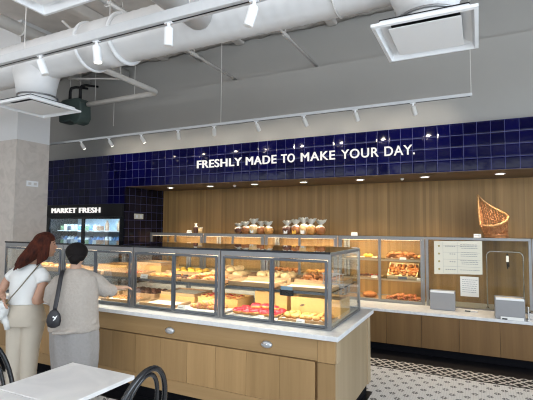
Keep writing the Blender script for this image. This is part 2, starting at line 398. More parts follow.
for (z, rng) in ((1.53, (-7.85, -6.0)), (1.27, (-7.85, -6.0))):
    x = rng[0]
    while x < rng[1]:
        mi = random.choice((0, 0, 1, 2, 3) if x < -6.9 else (4, 4, 0, 2))
        wd = .07
        if z > 1.5:
            side = 'left' if x < -6.95 else 'right'
            if x > -6.7:
                if (i % 3) == 0:
                    o = bottle(4, .2, .04); o.location = (x, 6.2, z); o.name = 'drink_bottle'
                    tag(o, 'tan drink bottle on the upper shelf of the blue lit wall cooler', 'bottle', 'tan bottles on the upper cooler shelf')
            else:
                o = MB().box(-.045, .045, -.06, .06, 0, .09 if mi else .12).build('food_box', pk[mi], bevel=.01); o.location = (x, 6.22, z)
                tag(o, 'small %s packet on the upper shelf of the wall cooler' % ('white', 'green', 'dark', 'blue', 'tan')[mi], 'packet', '%s packets on the upper cooler shelf' % ('white', 'green', 'dark', 'blue', 'tan')[mi])
        else:
            mi = random.choice((0, 0, 0, 2, 3))
            o = MB().box(-.04, .04, -.05, .05, 0, .1).ball((0, 0, .1), (.04, .045, .05), 10, 6).build('salad_cup', pk[mi], smooth=False, bevel=.006); o.location = (x, 6.2, z)
            cn = ('white', 'green', 'dark', 'blue', 'tan')[mi]
            tag(o, 'domed %s food cup on the lower visible cooler shelf' % cn, 'food cup', '%s cups on the lower cooler shelf' % cn)
        x += .105; i += 1

# ------------------------------------------------------------------ island counter
cb = thing('counter_base', 'light oak panelled island counter base under the front pastry cases', 'counter', (-3.2, 3.75, 0))
IX0, IX1, IY0, IY1 = -5.9, -1.0, 3.2, 4.33
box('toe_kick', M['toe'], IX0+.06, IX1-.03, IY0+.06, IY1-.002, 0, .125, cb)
box('carcass', M['brown'], IX0+.02, IX1-.02, IY0+.02, IY1-.02, .125, .775, cb)
box('apron', M['oakh'], IX0, IX1-.14, IY0, IY0+.02, .61, .78, cb)
box('base_rail', M['oakh'], IX0, IX1-.14, IY0, IY0+.02, .125, .235, cb)
xs = [-1.16-.3045*k for k in range(0, 16)]
for a, b_ in zip(xs[1:], xs[:-1]):
    box('panel', M['oak'], max(a, IX0)+.0015, b_-.0015, IY0+.002, IY0+.02, .237, .598, cb)
box('corner_panel', M['oak'], IX1-.138, IX1, IY0-.001, IY0+.02, .602, .78, cb)
box('corner_panel', M['oak'], IX1-.138, IX1, IY0-.001, IY0+.02, .125, .598, cb)
e = MB(); e.box(IX1-.02, IX1, IY0+.021, IY1, .125, .78); e.build('end_panel', wood('end_oak', (.28, .21, .125), (.35, .265, .165), 7, (1, 1, .05)), cb)
for a, b_, c_ in ((IY0+.02, IY0+.11, .60), (IY1-.10, IY1, .125)): box('end_stile', wood('end_oak_light', (.33, .25, .155), (.39, .30, .19), 7, (1, 1, .05)), IX1, IX1+.012, a, b_, c_, .78, cb)
for x, s in ((-2.57, 'by the middle of the island apron'), (-1.575, 'by the corner end of the island apron')):
    o = thing('cabinet_lock', 'rounded silver lock plate %s' % s, 'lock', (x, 3.2, .68))
    w = MB(); w.loft([((x, 3.2, .68), (.05, 0, 0), (0, 0, .03)), ((x, 3.183, .68), (.046, 0, 0), (0, 0, .026)), ((x, 3.176, .682), (.03, 0, 0), (0, 0, .012))], 20); w.build('plate', plain('satin_silver', (.55, .58, .62), .35, .6, var=.03), o, smooth=True)
    MB().tube([(x-.03, 3.18, .695), (x-.03, 3.165, .695), (x+.02, 3.165, .688)], .005, 8).build('lever', M['chrome'], o, smooth=True)
tag(MB().box(-5.95, -.96, 3.15, 4.36, .782, .82).build('countertop', M['quartz'], bevel=.004, org=(-3.4, 3.75, .782)), 'white stone worktop of the island under the front pastry cases', 'countertop')

# ------------------------------------------------------------------ display cases on the island
def frame_rect(w, x0, x1, y, z0, z1, t, d=.02):
    w.box(x0, x0+t, y, y+d, z0, z1); w.box(x1-t, x1, y, y+d, z0, z1); w.box(x0+t, x1-t, y, y+d, z1-t, z1); w.box(x0+t, x1-t, y, y+d, z0, z0+t)
mods = [(-2.095, -1.065, 'case at the right end of the island with glass end wall'),
        (-3.135, -2.105, 'case second from the right end, holding danishes and twists'),
        (-4.175, -3.145, 'case in front of the person in the knitted sweater'),
        (-5.215, -4.185, 'case at the left island end beside the woman in white')]
CY0, CY1, CZ0, CZ1 = 3.305, 4.245, .82, 1.435
SZ = 1.105      # shelf glass top
for k, (x0, x1, lab) in enumerate(mods):
    cs = thing('display_case', 'steel framed glass pastry '+lab, 'display case', ((x0+x1)/2, 3.775, CZ0), 'glass pastry cases on the island')
    f = MB()
    for y in (CY0, CY1-.025):
        f.box(x0, x1, y, y+.025, CZ1-.055, CZ1-.006); 
        f.box(x0, x1, y, y+.025, CZ0, CZ0+.03)
        f.box(x0, x0+.024, y, y+.025, CZ0+.03, CZ1-.055); f.box(x1-.024, x1, y, y+.025, CZ0+.03, CZ1-.055)
    for x in (x0, x1-.02): f.box(x, x+.02, CY0+.025, CY1-.025, CZ1-.03, CZ1-.006); f.box(x, x+.02, CY0+.025, CY1-.025, CZ0, CZ0+.02)
    f.build('frame', M['steel'], cs, bevel=.002)
    mid = (x0+x1)/2
    for a, b_ in ((x0+.024, mid), (mid, x1-.024)):
        d = MB(); frame_rect(d, a+.001, b_-.001, CY0-.012, CZ0+.018, CZ1-.06, .02, .014)
        dd = d.build('door', M['steeld'], cs, bevel=.003); box('pane', M['glass'], a+.02, b_-.02, CY0-.008, CY0-.003, CZ0+.038, CZ1-.08, dd)
    box('deck', M['deck'], x0+.02, x1-.02, CY0+.026, CY1-.026, CZ0+.002, CZ0+.024, cs)
    box('top_panel', M['smoke'], x0, x1, CY0-.004, CY1, CZ1-.005, CZ1+.003, cs)
    box('top_edge', M['blackg'], x0, x1, CY0-.010, CY0-.005, CZ1-.012, CZ1+.005, cs)
    s = box('shelf', M['shelfg'], x0+.026, x1-.026, CY0+.05, CY1-.05, SZ-.008, SZ, cs)
    w = MB(); w.box(x0+.026, x1-.026, CY0+.04, CY0+.05, SZ-.018, SZ+.002); w.box(x0+.026, x1-.026, CY1-.05, CY1-.04, SZ-.018, SZ+.002); w.build('shelf_edge', M['steeld'], s)
    w = MB(); w.box(x0+.03, x1-.03, CY0+.028, CY0+.042, CZ1-.075, CZ1-.062); w.build('light_strip', M['led'], cs)
    box('back_pane', M['glass'], x0+.024, x1-.024, CY1-.015, CY1-.01, CZ0+.03, CZ1-.055, cs)
    if k in (0, 3):
        xx = x1-.006 if k == 0 else x0+.002
        box('end_pane', M['glass'], xx, xx+.004, CY0+.025, CY1-.025, CZ0+.02, CZ1-.03, cs)

# ------------------------------------------------------------------ back counter and cases
bc = thing('back_counter_base', 'brown oak cabinets of the low back counter with black toe kick', 'counter', (-2.6, 6.3, 0))
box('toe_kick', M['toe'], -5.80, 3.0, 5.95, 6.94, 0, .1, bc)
box('carcass', M['soffit'], -5.80, 3.0, 5.92, 6.94, .1, .515, bc)
x = -.688+.4445*8
while x > -5.8:
    a = max(x-.4445, -5.8); box('cabinet_door', M['brown'], a+.002, x-.002, 5.895, 5.919, .1, .512, bc); x -= .4445
tag(MB().box(-5.81, 3.0, 5.86, 6.94, .517, .555).build('countertop', M['quartz'], bevel=.004, org=(-2.6, 6.4, .517)), 'long white worktop of the low counter along the wood wall', 'countertop')
BY0, BY1, BZ0, BZ1 = 6.38, 6.9, .555, 1.505
bmods = [(-5.65, -4.43, 'left end of the wood wall'), (-4.41, -3.21, 'wood wall under the left bread bags'), (-3.19, -1.95, 'wood wall under the right bread bags'), (-1.93, -.69, 'wood wall just left of the paper notices')]
for k, (x0, x1, lab) in enumerate(bmods):
    cs = thing('shelf_case', 'steel framed glass case at the '+lab, 'display case', ((x0+x1)/2, 6.64, BZ0), 'glass cases along the wood wall')
    f = MB()
    for y in (BY0, BY1-.02):
        f.box(x0, x1, y, y+.02, BZ1-.04, BZ1-.001); f.box(x0, x1, y, y+.02, BZ0, BZ0+.03); f.box(x0, x0+.035, y, y+.02, BZ0+.03, BZ1-.04); f.box(x1-.035, x1, y, y+.02, BZ0+.03, BZ1-.04)
    f.build('frame', M['steel'], cs, bevel=.002)
    mid = (x0+x1)/2
    for a, b_ in ((x0+.035, mid), (mid, x1-.035)):
        d = MB(); frame_rect(d, a+.001, b_-.001, BY0-.010, BZ0+.025, BZ1-.035, .018, .012)
        dd = d.build('door', M['steel'], cs, bevel=.002); box('pane', M['glass'], a+.018, b_-.018, BY0-.007, BY0-.003, BZ0+.04, BZ1-.055, dd)
    box('top_panel', M['shelfg'], x0, x1, BY0+.021, BY1, BZ1-.008, BZ1, cs)
    for z in (.885, 1.165):
        s = box('shelf', M['shelfg'], x0+.036, x1-.036, BY0+.03, BY1-.03, z-.01, z, cs)
        box('shelf_edge', plain('tan_shelf_edge', (.55, .42, .28), .4), x0+.036, x1-.036, BY0+.022, BY0+.03, z-.02, z+.006, s)
    box('deck', M['board'], x0+.03, x1-.03, BY0+.024, BY1-.022, BZ0+.001, BZ0+.02, cs)
    box('light_strip', M['led'], x0+.04, x1-.04, BY0+.025, BY0+.037, BZ1-.056, BZ1-.044, cs)
# glass guard at the right
gd = thing('glass_guard', 'clear glass guard in a steel frame holding two paper notices', 'glass guard', (0, 6.38, .555))
f = MB()
for x0, x1 in ((-.675, .59), (.60, 1.9)):
    f.box(x0, x1, BY0, BY0+.03, BZ1-.035, BZ1-.001); f.box(x0, x0+.035, BY0, BY0+.03, BZ0, BZ1-.035); f.box(x1-.03, x1, BY0, BY0+.03, BZ0, BZ1-.035); f.box(x0+.035, x1-.03, BY0, BY0+.03, BZ0, BZ0+.012)
f.build('frame', M['steel'], gd, bevel=.002)
for x0, x1 in ((-.64, .56), (.635, 1.87)): box('pane', M['guard'], x0, x1, BY0+.01, BY0+.015, BZ0+.012, BZ1-.035, gd)
f = MB(); f.box(-.675, 1.9, 6.41, 6.9, BZ1-.008, BZ1); f.build('top_panel', M['shelfg'], gd)
# notices
n = thing('paper_notice', 'large white paper notice with a four row table taped to the glass guard', 'notice', (-.27, 6.375, 1.23))
MB().add([(-.565, 6.372, .998), (.03, 6.372, 1.022), (.034, 6.372, 1.462), (-.562, 6.372, 1.452), (-.565, 6.3735, .998), (.03, 6.3735, 1.022), (.034, 6.3735, 1.462), (-.562, 6.3735, 1.452)], [(0, 1, 2, 3), (7, 6, 5, 4), (0, 4, 5, 1), (1, 5, 6, 2), (2, 6, 7, 3), (3, 7, 4, 0)]).build('sheet', plain('notice_paper', (.72, .70, .60), .8, var=.02), n)
w = MB()
for r_ in range(5): z = 1.395-.095*r_; w.box(-.45, .01, 6.3705, 6.3717, z, z+.003)
for x in (-.45, -.27): w.box(x, x+.003, 6.3705, 6.3717, 1.02, 1.44)
w.build('ruled_line', plain('thin_ink', (.42, .42, .40), .8), n)
for r_ in range(4):
    w = MB(); z = 1.40-.105*r_
    for j in range(5):
        a = -.42+.027*j
        if random.random() < .8: w.box(a, a+.018, 6.3705, 6.3717, z-.02, z-.011)
    w.build('size_text', M['print'], n); w = MB()
    for q in (0, 1, 2):
        if r_ == 3 and q != 1: continue
        a = -.24+random.random()*.03
        while a < -.03: l = .01+random.random()*.02; w.box(a, a+l, 6.3705, 6.3717, z+.012-.024*q-.006, z+.012-.024*q); a += l+.007
    w.build('text_row', M['print'], n)
w = MB()
for r_ in range(4): w.loft([((-.50, 6.3717, 1.385-.105*r_), (.014, 0, 0), (0, 0, .014)), ((-.50, 6.3705, 1.385-.105*r_), (.014, 0, 0), (0, 0, .014))], 12)
w.build('bullet_mark', plain('olive_ink', (.35, .30, .12), .7), n)
n = thing('paper_notice', 'small white paper notice taped low on the glass guard', 'notice', (-.13, 6.375, .85))
box('sheet', plain('notice_paper_white', (.76, .75, .70), .8, var=.02), -.24, -.018, 6.372, 6.3735, .722, .985, n)
for q in range(7):
    w = MB(); a = -.215
    while a < -.05: l = .012+random.random()*.02; w.box(a, a+l, 6.3705, 6.3717, .94-.027*q, .946-.027*q); a += l+.008
    w.build('text_line', M['print'], n)
# chrome tube frame behind the guard with a hanging tag
u = thing('tube_rack', 'chrome rounded tube rack standing behind the glass guard', 'rack', (.31, 6.55, .555))
pts = [(.085, 6.55, .556), (.085, 6.55, 1.26)]+[(.085+.06*(1-math.cos(t*PI/10)), 6.55, 1.26+.06*math.sin(t*PI/10)) for t in range(1, 6)]+[(.51-.06*(1-math.cos(t*PI/10)), 6.55, 1.26+.06*math.sin(t*PI/10)) for t in range(5, 0, -1)]+[(.51, 6.55, 1.26), (.51, 6.55, .556)]
MB().tube(pts, .008, 10).build('tube', M['chrome'], u, smooth=True)
w = MB(); w.cyl((.085, 6.55, .556), (.085, 6.55, .575), .022, .014, 14); w.cyl((.51, 6.55, .556), (.51, 6.55, .575), .022, .014, 14); w.build('foot', M['chrome'], u, smooth=True)
n = thing('tongs', 'black handled tongs hanging from the chrome tube rack', 'tongs', (.33, 6.535, 1.3))
MB().tube([(.33, 6.535, 1.30), (.325, 6.53, 1.2), (.33, 6.53, 1.10)], .009, 8).tube([(.33, 6.535, 1.30), (.345, 6.525, 1.2), (.345, 6.525, 1.12)], .007, 8).build('arm', M['black'], n, smooth=True)
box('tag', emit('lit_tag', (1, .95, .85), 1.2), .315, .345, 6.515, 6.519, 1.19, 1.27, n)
# bag dispensers
def dispenser(x0, x1, y0, y1, z1, lab):
    z0 = .555
    d = thing('bag_dispenser', lab, 'dispenser', ((x0+x1)/2, (y0+y1)/2, z0), 'metal bag dispensers on the low counter')
    w = MB(); w.box(x0, x1, y0, y0+.008, z0, z1); w.box(x0, x1, y1-.008, y1, z0, z1); w.box(x0, x0+.008, y0+.008, y1-.008, z0, z1); w.box(x1-.008, x1, y0+.008, y1-.008, z0, z1)
    w.build('body', plain('satin_aluminium', (.30, .30, .31), .45, .3, var=.03), d, bevel=.004)
    box('paper_stack', plain('bag_paper', (.62, .55, .42), .8), x0+.012, x1-.012, y0+.012, y1-.012, z0, z1-.012, d)
    w = MB(); w.box(x0+.008, x1-.008, y0-.006, y0-.001, z1-.02, z1+.008); w.build('lip', M['white'], d, bevel=.002)
dispenser(-.605, -.30, 6.13, 6.30, .80, 'satin metal paper bag dispenser below the large notice')
dispenser(.155, .465, 5.89, 6.12, .80, 'satin metal paper bag dispenser at the right edge of the low counter')
c = thing('price_card', 'white price card in front of the right bag dispenser', 'card', (.33, 5.88, .555))
box('card', M['card'], .21, .45, 5.865, 5.870, .556, .59, c); box('clip', M['black'], .225, .28, 5.863, 5.8645, .556, .572, c)
c = thing('price_card', 'white card with dark corner lying left of the right bag dispenser', 'card', (-.1, 6.2, .555))
MB().box(-.19, -.03, 6.17, 6.23, .556, .575).build('card', M['card'], c, bevel=.002); box('clip', M['black'], -.185, -.12, 6.167, 6.1695, .558, .572, c)
w = MB(); w.box(.50, .512, 6.0, 6.25, .556, .70); w.box(.512, .60, 6.0, 6.012, .556, .63); w.ball((.56, 6.12, .60), (.05, .07, .045), 12, 8)
tag(w.build('napkin_holder', M['chrome'], bevel=.004, org=(.55, 6.1, .556)), 'shiny metal napkin holder cut by the right edge of the photo', 'napkin holder')
# wicker basket
bk = thing('wicker_basket', 'brown wicker basket with tall slanted hood standing on the glass guard', 'basket', (.2, 6.5, 1.506))
rim = [(0.015, 6.44, 1.68), (.08, 6.39, 1.665), (.17, 6.37, 1.665), (.26, 6.39, 1.69), (.33, 6.44, 1.735), (.352, 6.51, 1.785), (.32, 6.58, 1.83), (.24, 6.63, 1.88), (.15, 6.65, 1.935), (.06, 6.64, 2.01), (-.002, 6.60, 2.09), (.0, 6.53, 1.88)]
base = [(.205+.14*math.cos(PI+.35+2*PI*i/12), 6.51+.13*math.sin(PI+.35+2*PI*i/12), 1.512) for i in range(12)]
MB().tube(rim, .014, 8, closed=True).build('rim', wood('light_cane', (.48, .24, .09), (.70, .40, .17), 30, (1, 1, 1)), bk, smooth=True)
w = MB()
def rp(L, t):
    t %= 12; i = int(t); f_ = t-i; return Vector(L[i]).lerp(Vector(L[(i+1) % 12]), f_)
for k in range(30): t = k*.4; w.tube([rp(base, t), rp(base, t).lerp(rp(rim, t), .5)+Vector((0, 0, 0)), rp(rim, t)], .0062, 5)
for h in (.08, .14, .20, .26, .45, .54, .63, .72, .82): w.tube([rp(base, t/2).lerp(rp(rim, t/2), h) for t in range(24)], .0055, 5, closed=True)
w.build('weave', M['wick'], bk, smooth=True)
w = MB()
for q in (0, .018, .036): w.tube([(p[0], p[1], p[2]+.004+q) for p in base], .011, 8, closed=True)
w.loft([((.205, 6.51, 1.508), (.135, 0, 0), (0, .125, 0)), ((.205, 6.51, 1.516), (.135, 0, 0), (0, .125, 0))], 20); w.build('base', M['wick'], bk, smooth=True)

# small items on top of the back cases
def card_holder(x, y, z, lab, w_=.09):
    o = thing('price_card', lab, 'card', (x, y, z))
    MB().add([(x-w_/2, y, z), (x+w_/2, y, z), (x+w_/2, y+.025, z+.05), (x-w_/2, y+.025, z+.05), (x-w_/2, y+.05, z), (x+w_/2, y+.05, z)], [(0, 1, 2, 3), (3, 2, 5, 4), (0, 4, 5, 1), (0, 3, 4), (1, 5, 2)]).build('card', M['card'], o)
    box('print_line', M['print'], x-w_/2+.01, x+w_/2-.02, y+.008, y+.009, z+.022, z+.028, o)
card_holder(-1.70, 6.42, 1.506, 'tiny white card standing alone on the back case right of the bread bags')
card_holder(-.02, 6.42, 1.506, 'tiny white card standing at the foot of the wicker basket')
card_holder(-4.78, 6.42, 1.506, 'tiny white card on the back case left of the jam jar')
j = thing('jam_jar', 'dark jar with pale tied lid at the left of the back case top', 'jar', (-4.66, 6.48, 1.506))
MB().loft([((-4.66, 6.48, 1.506+z), (r_, 0, 0), (0, r_, 0)) for z, r_ in ((0, .035), (.01, .042), (.09, .042), (.11, .03))], 16).build('jar', FOOD['dark'], j, smooth=True)
MB().loft([((-4.66, 6.48, 1.616+z), (r_, 0, 0), (0, r_, 0)) for z, r_ in ((0, .034), (.02, .03), (.03, .012), (.065, .03))], 12).build('lid', M['paper'], j, smooth=True)
j = thing('biscuit_tub', 'small clear tub of pale biscuits beside the dark jam jar', 'tub', (-4.56, 6.48, 1.506))
MB().loft([((-4.56, 6.48, 1.506+z), (r_, 0, 0), (0, r_, 0)) for z, r_ in ((0, .036), (.09, .04))], 14).build('tub', FOOD['pale'], j, smooth=True)
MB().cyl((-4.56, 6.48, 1.596), (-4.56, 6.48, 1.61), .042, n=14).build('lid', M['deck'], j, smooth=True)
# bread bags
cello = plain('cellophane', (.72, .68, .58), .25, var=.25, scale=25, bump=.8)
def bread_bag(x, y, h, c, lab, grp, tagc=None):
    o = thing('bread_bag', lab, 'bag of bread', (x, y, 1.506), grp)
    z = 1.506
    nf = lambda d: 1+.12*noise.noise(Vector((d.x*3+x*7, d.y*3, d.z*3)))
    MB().ball((x, y, z+h*.30), (.084, .068, h*.31), 16, 10, f=nf).build('loaf', FOOD[c], o, smooth=True)
    secs = []
    for t, r_ in ((.46, .078), (.56, .058), (.64, .018), (.71, .036), (.82, .058), (.95, .07)):
        secs.append((t, r_))
    w = MB(); n_ = 18; vs = []
    for t, r_ in secs:
        for k in range(n_):
            a = 2*PI*k/n_; rr = r_*(1+.28*math.cos(k*PI)*(t > .66))
            vs.append((x+rr*math.cos(a)+(t-.6)*.05*math.sin(x*30), y+rr*.7*math.sin(a), z+h*t+(.012*math.cos(k*2.3) if t > .9 else 0)))
    w.add(vs, [(i*n_+k, i*n_+(k+1) % n_, (i+1)*n_+(k+1) % n_, (i+1)*n_+k) for i in range(len(secs)-1) for k in range(n_)]); w.build('bag_neck', cello, o, smooth=True)
    MB().tube([(x+.016*math.cos(a*PI/6), y+.012*math.sin(a*PI/6), z+h*.66) for a in range(12)], .005, 6, closed=True).build('tie', FOOD['yellow'] if tagc == 'y' else M['white'], o, smooth=True)
    if tagc: box('label', FOOD['yellow'] if tagc == 'y' else M['card'], x-.035, x+.03, y-.064, y-.061, z+.015, z+.07, o)
g1 = 'bread bags in the left cluster on the back case'; g2 = 'bread bags in the right cluster on the back case'
bread_bag(-3.76, 6.5, .19, 'dark', 'smallest dark bread bag at the left end of the left cluster', g1)
bread_bag(-3.62, 6.5, .22, 'brown', 'brown bread bag second from left in the left cluster', g1)
bread_bag(-3.47, 6.5, .27, 'pale', 'tallest pale bread bag in the left cluster', g1, 'w')
bread_bag(-3.33, 6.52, .23, 'brown', 'brown bread bag fourth from left in the left cluster', g1)
bread_bag(-3.18, 6.5, .22, 'gold', 'golden bread bag at the right end of the left cluster', g1)
bread_bag(-2.84, 6.5, .24, 'dark', 'dark bread bag at the left end of the right cluster', g2, 'w')
bread_bag(-2.69, 6.5, .26, 'brown', 'bread bag with yellow label in the right cluster', g2, 'y')
bread_bag(-2.55, 6.52, .29, 'pale', 'tallest bread bag at the middle of the right cluster', g2, 'w')
bread_bag(-2.42, 6.5, .27, 'gold', 'golden bread bag right of the tallest one in the right cluster', g2)
bread_bag(-2.26, 6.5, .25, 'brown', 'brown bread bag at the right end of the right cluster', g2)

# ------------------------------------------------------------------ baked goods
def croissant(mat):
    w = MB(); n = 13; pts = []; rs = []
    for i in range(n):
        t = i/(n-1)*2-1; a = t*1.25
        pts.append((.055*math.sin(a), .04*math.cos(a)-.03, .024)); rs.append(max(.004, .026*(1-abs(t)**1.8))*(1.12 if i % 2 else .92))
    w.tube(pts, rs, 10); return w.build('croissant', mat, smooth=True)
def roll(mat):
    w = MB(); w.ball((0, 0, .024), (.042, .036, .026), 14, 8, f=lambda d: 1+.1*noise.noise(d*3)); return w.build('bread_roll', mat, smooth=True)
def danish(mat, fill):
    w = MB()
    w.loft([((0, 0, z), (r_, 0, 0), (0, r_, 0)) for z, r_ in ((0, .036), (.008, .044), (.02, .044), (.028, .036), (.022, .024))], 16)
    for k in range(3): w.tube([(math.cos(t*.7)*(.04-.002*t), math.sin(t*.7)*(.04-.002*t), .024) for t in range(k*4, k*4+5)], .006, 5)
    w.ball((0, 0, .022), (.026, .026, .012), 12, 6, mi=1); return w.build('danish', [mat, fill], smooth=True)
def donut(mat, ic):
    w = MB(); w.tube([(.03*math.cos(2*PI*k/18), .03*math.sin(2*PI*k/18), .02) for k in range(18)], .019, 10, closed=True)
    w.tube([(.03*math.cos(2*PI*k/18), .03*math.sin(2*PI*k/18), .0235) for k in range(18)], .0185, 10, closed=True, mi=1); return w.build('donut', [mat, ic], smooth=True)
def twist(mat, fill):
    w = MB()
    for ph, mi in ((0, 0), (PI, 0), (PI/2, 1)):
        w.tube([(-.08+.01*k, .012*math.cos(k*.9+ph), .018+.010*math.sin(k*.9+ph)) for k in range(17)], [.004+.010*math.sin(PI*k/16)**.5 for k in range(17)], 8, mi=mi)
    return w.build('pastry_twist', [mat, fill], smooth=True)
def cookie(mat, ic):
    w = MB(); w.loft([((0, 0, z), (r_, 0, 0), (0, r_, 0)) for z, r_ in ((0, .034), (.006, .038), (.012, .034), (.015, .02))], 14)
    for k in range(6): a = k*1.9; w.ball((.02*math.cos(a), .02*math.sin(a), .015), .006, 6, 4, mi=1)
    return w.build('cookie', [mat, ic], smooth=True)
def muffin(mat, ic):
    w = MB(); w.loft([((0, 0, z), (r_, 0, 0), (0, r_, 0)) for z, r_ in ((0, .024), (.035, .033))], 14, mi=1); w.ball((0, 0, .038), (.038, .038, .026), 14, 8); return w.build('muffin', [mat, ic], smooth=True)
PROTO = {}
def proto(kind, *m):
    key = (kind,)+m
    if key not in PROTO:
        fn = dict(croissant=croissant, roll=roll, danish=danish, donut=donut, twist=twist, cookie=cookie, muffin=muffin)[kind]
        PROTO[key] = [fn(*[FOOD[q] for q in m]), False]
    return PROTO[key]
def place(kind, m, x, y, z, rz, s, label, grp):
    p = proto(kind, *m)
    if not p[1]: o = p[0]; p[1] = True
    else: o = p[0].copy(); C.objects.link(o)
    o.location = (x, y, z); o.rotation_euler = (random.uniform(-.12, .12), random.uniform(-.12, .12), rz); o.scale = (s,)*3
    return tag(o, label, kind if kind != 'roll' else 'bread roll', grp)
def tray(x, y, z, w_, d_, lab, kind='wood', h=.028, parent_label=None):
    o = thing('serving_tray', lab, 'tray', (x, y, z))
    a, b_, c_, e_ = x-w_/2, x+w_/2, y-d_/2, y+d_/2
    m = MB(); m.box(a, b_, c_, e_, z, z+.008)
    if kind == 'wood': m.box(a, b_, c_, c_+.01, z+.008, z+h); m.box(a, b_, e_-.01, e_, z+.008, z+h); m.box(a, a+.01, c_+.01, e_-.01, z+.008, z+h); m.box(b_-.01, b_, c_+.01, e_-.01, z+.008, z+h)
    m.build('tray_body', M['board'] if kind == 'wood' else M['white'], o, bevel=.002)
    # paper liner, slightly wavy
    nx_, ny_ = 10, 8; lv = []
    for j in range(ny_+1):
        for i in range(nx_+1):
            px, py = a+.012+(w_-.024)*i/nx_, c_+.012+(d_-.024)*j/ny_
            lv.append((px, py, z+.0095+.003*abs(noise.noise(Vector((px*14, py*14, z))))))
    MB().add(lv, [(j*(nx_+1)+i, j*(nx_+1)+i+1, (j+1)*(nx_+1)+i+1, (j+1)*(nx_+1)+i) for j in range(ny_) for i in range(nx_)]).build('paper_liner', M['paper'], o, smooth=True)
    return o
def fill(kind, m, x, y, z, w_, d_, nx_, ny_, label, grp, s=1.0, rz=None, jit=.006, layers=1):
    for L in range(layers):
        for i in range(nx_-L):
            for j in range(ny_):
                px = x-w_/2+w_*(i+.5+.5*L)/nx_; py = y-d_/2+d_*(j+.5)/ny_
                place(kind, m, px+random.uniform(-jit, jit), py+random.uniform(-jit, jit), z+.014+L*.032*s, (random.uniform(0, 6.28) if rz is None else rz+random.uniform(-.2, .2)), s*random.uniform(.92, 1.08), label, grp)
ZD = CZ0+.024   # island case deck
ctr = [-1.33, -1.835, -2.365, -2.875, -3.405, -3.91, -4.44, -4.96]
# --- lower level, front row
tray(-1.33, 3.50, ZD, .46, .25, 'tray of small golden rolls on the island case deck by the end glass', h=.022)
fill('roll', ('gold',), -1.33, 3.50, ZD, .42, .2, 6, 3, 'small golden roll on the low tray nearest the island corner', 'golden rolls on the corner tray', .85, jit=.012)
tray(-1.81, 3.50, ZD, .46, .25, 'tray of red glazed donuts on the island case deck', 'metal')
fill('donut', ('gold', 'red'), -1.79, 3.49, ZD, .44, .2, 5, 3, 'red glazed donut on the low tray in the right island case', 'red glazed donuts', 1.0, jit=.014)
fill('donut', ('gold', 'red'), -1.76, 3.53, ZD+.034, .30, .08, 3, 1, 'red glazed donut on the low tray in the right island case', 'red glazed donuts', 1.0, jit=.02)
tray(-2.34, 3.47, ZD, .44, .22, 'tray of pink filled twists on the island case deck', 'metal')
fill('twist', ('gold', 'pink'), -2.33, 3.49, ZD, .36, .17, 2, 3, 'pink filled pastry twist on the low front tray left of the red donuts', 'pink filled twists', 1.0, .25, layers=2)
tray(-2.88, 3.50, ZD, .44, .28, 'nearly empty papered tray on the low deck left of the pink twists')
tray(-3.42, 3.50, ZD, .44, .28, 'papered wooden tray on the low deck nearest the sweater sleeve')
tray(-3.93, 3.50, ZD, .44, .28, 'papered tray on the low deck in front of the sweater')
tray(-4.46, 3.50, ZD, .44, .28, 'papered tray low in the case between the two customers')
tray(-4.97, 3.50, ZD, .42, .28, 'papered tray low in the case at the left end of the island')
fill('cookie', ('gold', 'brown'), -3.42, 3.54, ZD, .36, .16, 4, 2, 'brown speckled cookie on the low tray by the sweater sleeve', 'speckled cookies by the sleeve')
fill('croissant', ('pale',), -4.46, 3.5, ZD, .36, .2, 3, 2, 'pale croissant low in the case between the two customers', 'pale croissants between the customers')
# --- lower level, raised rear
def crate(x, y, z, w_, d_, h, lab, hole=False):
    o = thing('wooden_crate', lab, 'crate', (x, y, z))
    a, b_, c_, e_ = x-w_/2, x+w_/2, y-d_/2, y+d_/2
    m = MB(); m.box(a, b_, c_, c_+.012, z, z+h); m.box(a, b_, e_-.012, e_, z, z+h); m.box(a, a+.012, c_+.012, e_-.012, z, z+h); m.box(b_-.012, b_, c_+.012, e_-.012, z, z+h); m.box(a+.012, b_-.012, c_+.012, e_-.012, z+h-.03, z+h-.02)
    m.build('crate_body', plain('honey_wood', (.62, .36, .12), .5, var=.12, scale=8), o, bevel=.002)
    if hole: MB().loft([((x-.12, c_-.0005, z+h*.55), (.022, 0, .008), (-.004, 0, .009)), ((x-.12, c_-.003, z+h*.55), (.022, 0, .008), (-.004, 0, .009))], 14).build('hand_hole', M['soffit'], o)
crate(-1.33, 3.82, ZD, .47, .30, .16, 'tall honey coloured wooden crate behind the golden rolls', True)
crate(-1.80, 3.86, ZD, .34, .26, .17, 'honey coloured wooden crate behind the red donuts')
crate(-2.34, 3.80, ZD, .46, .34, .085, 'low wooden crate raising the berry danishes')
fill('danish', ('gold', 'red'), -2.34, 3.74, ZD+.065, .42, .2, 6, 3, 'berry danish on the raised rear board behind the pink twists', 'berry danishes on the raised board', .82)
crate(-2.88, 3.86, ZD, .46, .36, .06, 'low wooden crate behind the nearly empty papered tray')
tray(-2.88, 3.86, ZD+.061, .44, .34, 'cream papered tray resting on the low crate behind the empty tray')
tray(-3.41, 3.86, ZD, .46, .36, 'rear low tray with dark rolls beyond the outstretched hand', h=.05)
fill('muffin', ('dark', 'red'), -3.41, 3.84, ZD, .4, .26, 5, 3, 'dark red muffin on the rear tray beyond the outstretched hand', 'dark red muffins')
tray(-3.93, 3.86, ZD, .46, .36, 'rear low tray hidden mostly by the knitted sweater', h=.05)
